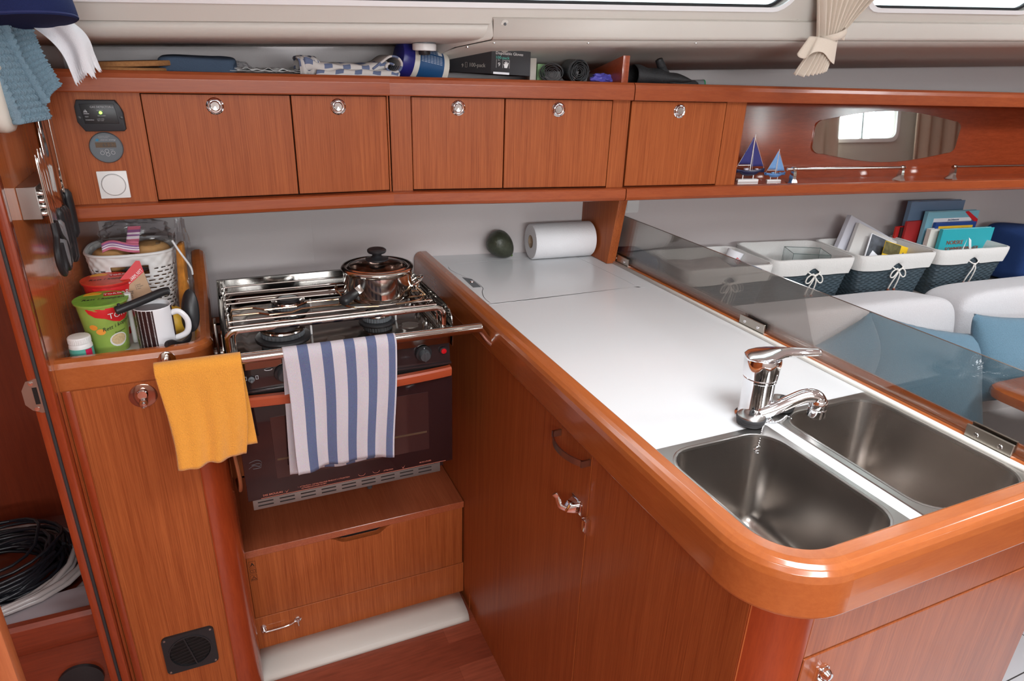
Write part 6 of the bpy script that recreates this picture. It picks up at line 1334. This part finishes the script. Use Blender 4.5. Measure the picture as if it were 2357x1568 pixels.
# bin bag rolls
BAG = pbr('bin_bag_grey', (.065, .068, .072), .38, bump=.3, nscale=300)
def bagroll(M, r, L_, sx, lab, tail=False):
    t = thing('bin_bag_roll', lab, 'bag roll', M @ Vector((0, 0, -r)), 'rolls of grey bin bags')
    MB(M).grid(lambda u, v: (r*sx*math.cos(2*PI*u)*(1-.02*math.sin(9*u)), -L_*v+.0, r/sx**.5*math.sin(2*PI*u)), 40, 4, cu=True).build('outer_wrap', BAG, t, smooth=60, solid=.001)
    mb = MB(M); n = 150; P = []
    for k in range(n):
        a = k/n*2*PI*5.5; rr = (r-.001)*(1-.80*k/n)*(1+.05*math.sin(a*3.3)); P.append((rr*sx*math.cos(a), rr/sx**.5*math.sin(a)))
    mb.loops([[(x, -L_-.0005, z) for x, z in P], [(x, -L_+.015, z) for x, z in P]], False); mb.build('spiral_layers', BAG, t, solid=.0008, smooth=60)
    if tail: MB(M).grid(lambda u, v: (-r*.6+.03*u-.012, -L_+.055*v, -r*.45-.026*u+.004*math.sin(u*5)), 8, 6).build('loose_end', BAG, t, solid=.0012, smooth=60)
bagroll(TR(.848, 1.665, SZ+.0225) @ RZ(math.radians(-30)), .024, .09, 1.18, 'front flattened roll of grey bin bags with a loose end over the rail', True)
bagroll(TR(.898, 1.668, SZ+.0275) @ RZ(math.radians(-12)), .027, .085, .95, 'rear round roll of grey bin bags beside the wooden partition')
o = MB(M2).hexa([(L2(.962), .000, 1.436), (L2(.980), .000, 1.436), (L2(.965), .21, 1.436), (L2(.952), .21, 1.436), (L2(.962), .000, 1.512), (L2(.980), .000, 1.512), (L2(.965), .21, 1.468), (L2(.952), .21, 1.468)], .001).build('shelf_partition', GX, cab2)
# purple glove
crumple(.948, 1.580, SZ+.012, .034, .014, .011, 4.4, pbr('purple_nitrile', (.10, .09, .45), .45), 'nitrile_glove', 'crumpled purple nitrile glove left of the wooden partition', 'glove', .5)
# black work glove and brush
BG = pbr('black_glove', (.016, .017, .019), .6, nz=.4, nscale=300, bump=.5)
t = thing('work_glove', 'pair of black work gloves lying right of the wooden partition with a thumb sticking up', 'glove', (1.08, 1.57, SZ))
mb = MB(M3); mb.grid(lambda u, v: (.025+.155*v, .055+.035*math.cos(2*PI*u), 1.4440+.022+(.022*(1-v)**.5+.004)*math.sin(2*PI*u)*(1+.1*math.sin(v*17))-.008*v), 30, 20, cu=True); mb.build('palm', BG, t, solid=.001)
MB(M3).tube(cm([(.125, .06, 1.462), (.112, .055, 1.480), (.098, .05, 1.497), (.092, .05, 1.508)], 5), [.013]*5+[.011]*5+[.010]*4+[.009, .005], seg=12).build('thumb', BG, t)
for y_, x1, lab in ((.035, .205, None), (.060, .200, None), (.085, .190, None)):
    MB(M3).tube(cm([(.12, y_, 1.456), (.155, y_, 1.452), (x1, y_, 1.447)], 4), [.011]*8+[.007], seg=10).build('finger', BG, t)
t = thing('brush', 'short grey brush with a green end lying beside the black gloves', 'brush', (1.21, 1.55, SZ))
MB(M3).tube([(.185, .045, 1.450), (.226, .045, 1.450)], [.009, .011], seg=14).build('grip', GREYP, t); MB(M3).lathe([(.0112, 0), (.0112, .004), (.009, .005)], (.226, .045, 1.450), (1, 0, 0), 16).build('green_end', pbr('green_rubber', (.01, .16, .06), .5), t)
# ------------------------------------------------------------------ tied curtain
CB_ = pbr('curtain_cream', (.72, .63, .53), .75, nz=.06, nscale=400, sheen=.2)
t = thing('window_curtain', 'cream curtain bunched and tied between the two side windows', 'curtain', (1.43, 1.35, 1.49))
ctop, ctie, cbot = 1.70, 1.565, 1.487
def cur(u, v):
    # v 0 top, .62 tie, 1 bottom
    zt_, xl, xr, yy, am = ctop, 1.35, 1.625, 1.325, .012
    if v < .62:
        q = v/.62; q2 = q**.75; xc = (xl+xr)/2*(1-q2)+1.432*q2; w2 = (xr-xl)/2*(1-q2)+.025*q2; z = ctop+(ctie-ctop)*q
        x = xc+(u*2-1)*w2; y = 1.330+(.008)*q+(.010*(1-q)+.012*q)*math.sin(u*64)-.014*q*math.sin(PI*u)
    else:
        q = (v-.62)/.38; w2 = .024+.018*q**.7; xc = 1.428-.040*q; z = ctie+(cbot-ctie)*q+.016*(u-.5)*q-.0+.004*math.sin(u*50)*q
        x = xc+(u*2-1)*w2; y = 1.330-.014*math.sin(PI*u)+(.008+.006*q)*math.sin(u*50)
    return (x, y, z)
mb = MB(); mb.grid(cur, 160, 40); mb.build('cloth', CB_, t, solid=.0012, smooth=70)
def ruf(u, v):
    a = 2*PI*u; return (1.410+(.040+.014*v)*math.cos(a)*(1+.12*math.sin(5*a))-.012*v, 1.326+(.020+.006*v)*math.sin(a), 1.562-.040*v+.010*math.sin(3*a+1)*v-.006*math.cos(a))
mb = MB(); mb.grid(ruf, 60, 10, cu=True); mb.build('ruffle', CB_, t, solid=.001, smooth=60)
mb = MB(); mb.tube([(1.437+.027*math.cos(a), 1.325+.023*math.sin(a), 1.573+.010*math.cos(a)) for a in [2*PI*k/32 for k in range(32)]], .0085, True, 8, .5)
mb.grid(lambda u, v: (1.456+.018*u, 1.322+.010*math.sin(PI*u)*(v-.5), 1.582-.014*v-.006*u*u), 8, 6); mb.build('tie_band', CB_, t, smooth=60, solid=.0012)
# ------------------------------------------------------------------ left locker contents
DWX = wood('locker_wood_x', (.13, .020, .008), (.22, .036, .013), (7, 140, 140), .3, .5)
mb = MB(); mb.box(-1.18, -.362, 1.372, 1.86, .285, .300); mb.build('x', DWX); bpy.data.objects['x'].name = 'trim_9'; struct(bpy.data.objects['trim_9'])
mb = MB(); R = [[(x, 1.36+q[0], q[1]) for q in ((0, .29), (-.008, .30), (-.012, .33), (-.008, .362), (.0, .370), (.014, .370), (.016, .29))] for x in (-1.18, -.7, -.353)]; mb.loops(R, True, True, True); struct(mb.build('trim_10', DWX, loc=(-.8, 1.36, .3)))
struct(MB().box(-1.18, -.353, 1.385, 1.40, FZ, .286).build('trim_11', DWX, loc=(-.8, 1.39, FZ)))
def coil(cx, cy, cz, rx, ry, turns, rad, mat, name, lab, cat, seed, h=.05, jit=.012):
    P = []; n = turns*20; rnd = random.Random(seed)
    offs_ = [(rnd.uniform(-jit, jit), rnd.uniform(-jit, jit), rnd.uniform(0, h), rnd.uniform(.80, 1.08)) for _ in range(turns+2)]
    for k in range(n):
        q = k/20; i = int(q); f = q-i; o1, o2 = offs_[i], offs_[i+1]; o_ = [o1[j]*(1-f)+o2[j]*f for j in range(4)]; a = 2*PI*q
        P.append((cx+o_[0]+rx*o_[3]*math.cos(a), cy+o_[1]+ry*o_[3]*math.sin(a), cz+rad+o_[2]+.008*math.sin(a*2+i)))
    return tag(MB().tube(P, rad, seg=7).build(name, mat, smooth=60), lab, cat)
HOSE = pbr('clear_hose', (.38, .33, .32), .25, coat=.3)
coil(-.60, 1.60, .305, .20, .165, 7, .0065, HOSE, 'garden_hose', 'large coil of pale translucent hose in the left locker', 'hose', 3, .05)
coil(-.565, 1.575, .335, .115, .105, 22, .0042, pbr('black_cable', (.008, .008, .012), .4, coat=.2), 'power_cable', 'tangled coil of black cable lying inside the pale hose coil', 'cable', 5, .07, .022)
coil(-.565, 1.60, .37, .135, .120, 4, .0036, pbr('black_cable2', (.008, .008, .012), .4), 'thin_cable', 'loose loops of thin black cable above the cable coil', 'cable', 9, .06, .03)
t = thing('cardboard_packet', 'white printed packet lying under the hose in the left locker', 'packet', (-.46, 1.43, .302))
Mq = TR(-.48, 1.435, .303) @ RZ(.1); MB(Mq).box(-.10, .115, -.035, .05, 0, .030, .002).build('carton', pbr('packet_white', (.42, .36, .38), .7), t)
mb = MB(Mq @ TR(-.05, -.0352, .012) @ RX(math.radians(90))); mb.text('GROUP', .015, TR(0, 0, .0003)).text('100', .009, TR(.11, .002, .0003)); mb.build('lettering', BLK, t, smooth=0); MB(Mq @ TR(-.10, -.0352, .006) @ RX(math.radians(90))).prism([(0, 0), (.018, 0), (.018, .010), (0, .010)], 0, .0004).build('red_print', RD, t)
o = MB(TR(-.42, 1.384, .16)).lathe([(.0, 0), (.045, 0), (.045, -.008), (.036, -.010)], (0, 0, 0), (0, 1, 0), 32, cap0=False).build('hull_vent', BLK); tag(o, 'round black vent cover below the locker shelf at the bottom left', 'vent')
o = MB().box(-.372, -.3375, .88, .905, FZ, 1.86, .002).build('door_1', wood('pale_door_edge', (.36, .10, .035), (.52, .16, .06), (150, 150, 5), .3, .3)); struct(o)
# strike plate on the post
t = thing('strike_plate', 'octagonal steel strike plate screwed to the door post', 'strike plate', (-.345, 1.32, .87))
MS = TR(-.345, 1.3245, .902) @ RX(math.radians(90))
MB(MS).holed([(-.018, .014), (-.009, .031), (.006, .034), (.0085, .034), (.0085, -.034), (.004, -.034), (-.009, -.027), (-.018, -.014)], [[(-.002, .018), (.0055, .018), (.0055, -.016), (-.002, -.016)]], 0, .0015).build('plate', NICK, t)
MB(MS).prism([(-.002, .018), (.0055, .018), (.0055, -.016), (-.002, -.016)], -.0002, .0003).build('slot', DARK, t)
for y in (.026, -.025): MB(MS).lathe([(.0045, .0012), (.004, .0024), (0, .0026)], (-.002, y, 0), seg=16).build('screw', CHR, t)
# grey towel hanging on a peg inside the locker
o = MB().grid(lambda u, v: (-.86+.235*u*(.35+.65*min(1, v*2.5))+.08*max(0, 1-v*2.5), 1.835+.008*math.sin(u*14)*min(1, v*3), .82-.45*v), 40, 16).build('hand_towel', pbr('grey_towel', (.36, .33, .31), .9, nz=.2, nscale=60), solid=.006, smooth=70); tag(o, 'grey towel hanging on the locker wall at the left margin', 'towel')
o = MB().cyl((-.77, 1.862, .815), (-.77, 1.815, .825), .006, seg=12).build('coat_peg', CHR); tag(o, 'small chrome peg holding the grey towel in the left locker', 'peg')
# cabin downlights
LED = pbr('lamp_glow', (1, .93, .82), .4, emit=9)
for i, (x, y) in enumerate(((.25, .75), (1.35, .75), (1.75, .1), (1.3, -.6))):
    t = thing('ceiling_light', ['cabin downlight above the cooker', 'cabin downlight above the splash guard', 'cabin downlight above the saloon table', 'cabin downlight near the opposite side windows'][i], 'ceiling light', (x, y, CZ-.02), 'cabin downlights'); MB().lathe([(.045, 0), (.045, -.008), (.036, -.010)], (x, y, CZ), seg=32).build('bezel', CHR, t); MB().lathe([(.034, -.0102), (.0, -.0112)], (x, y, CZ), seg=32, cap0=False, cap1=False).build('lens', LED, t)
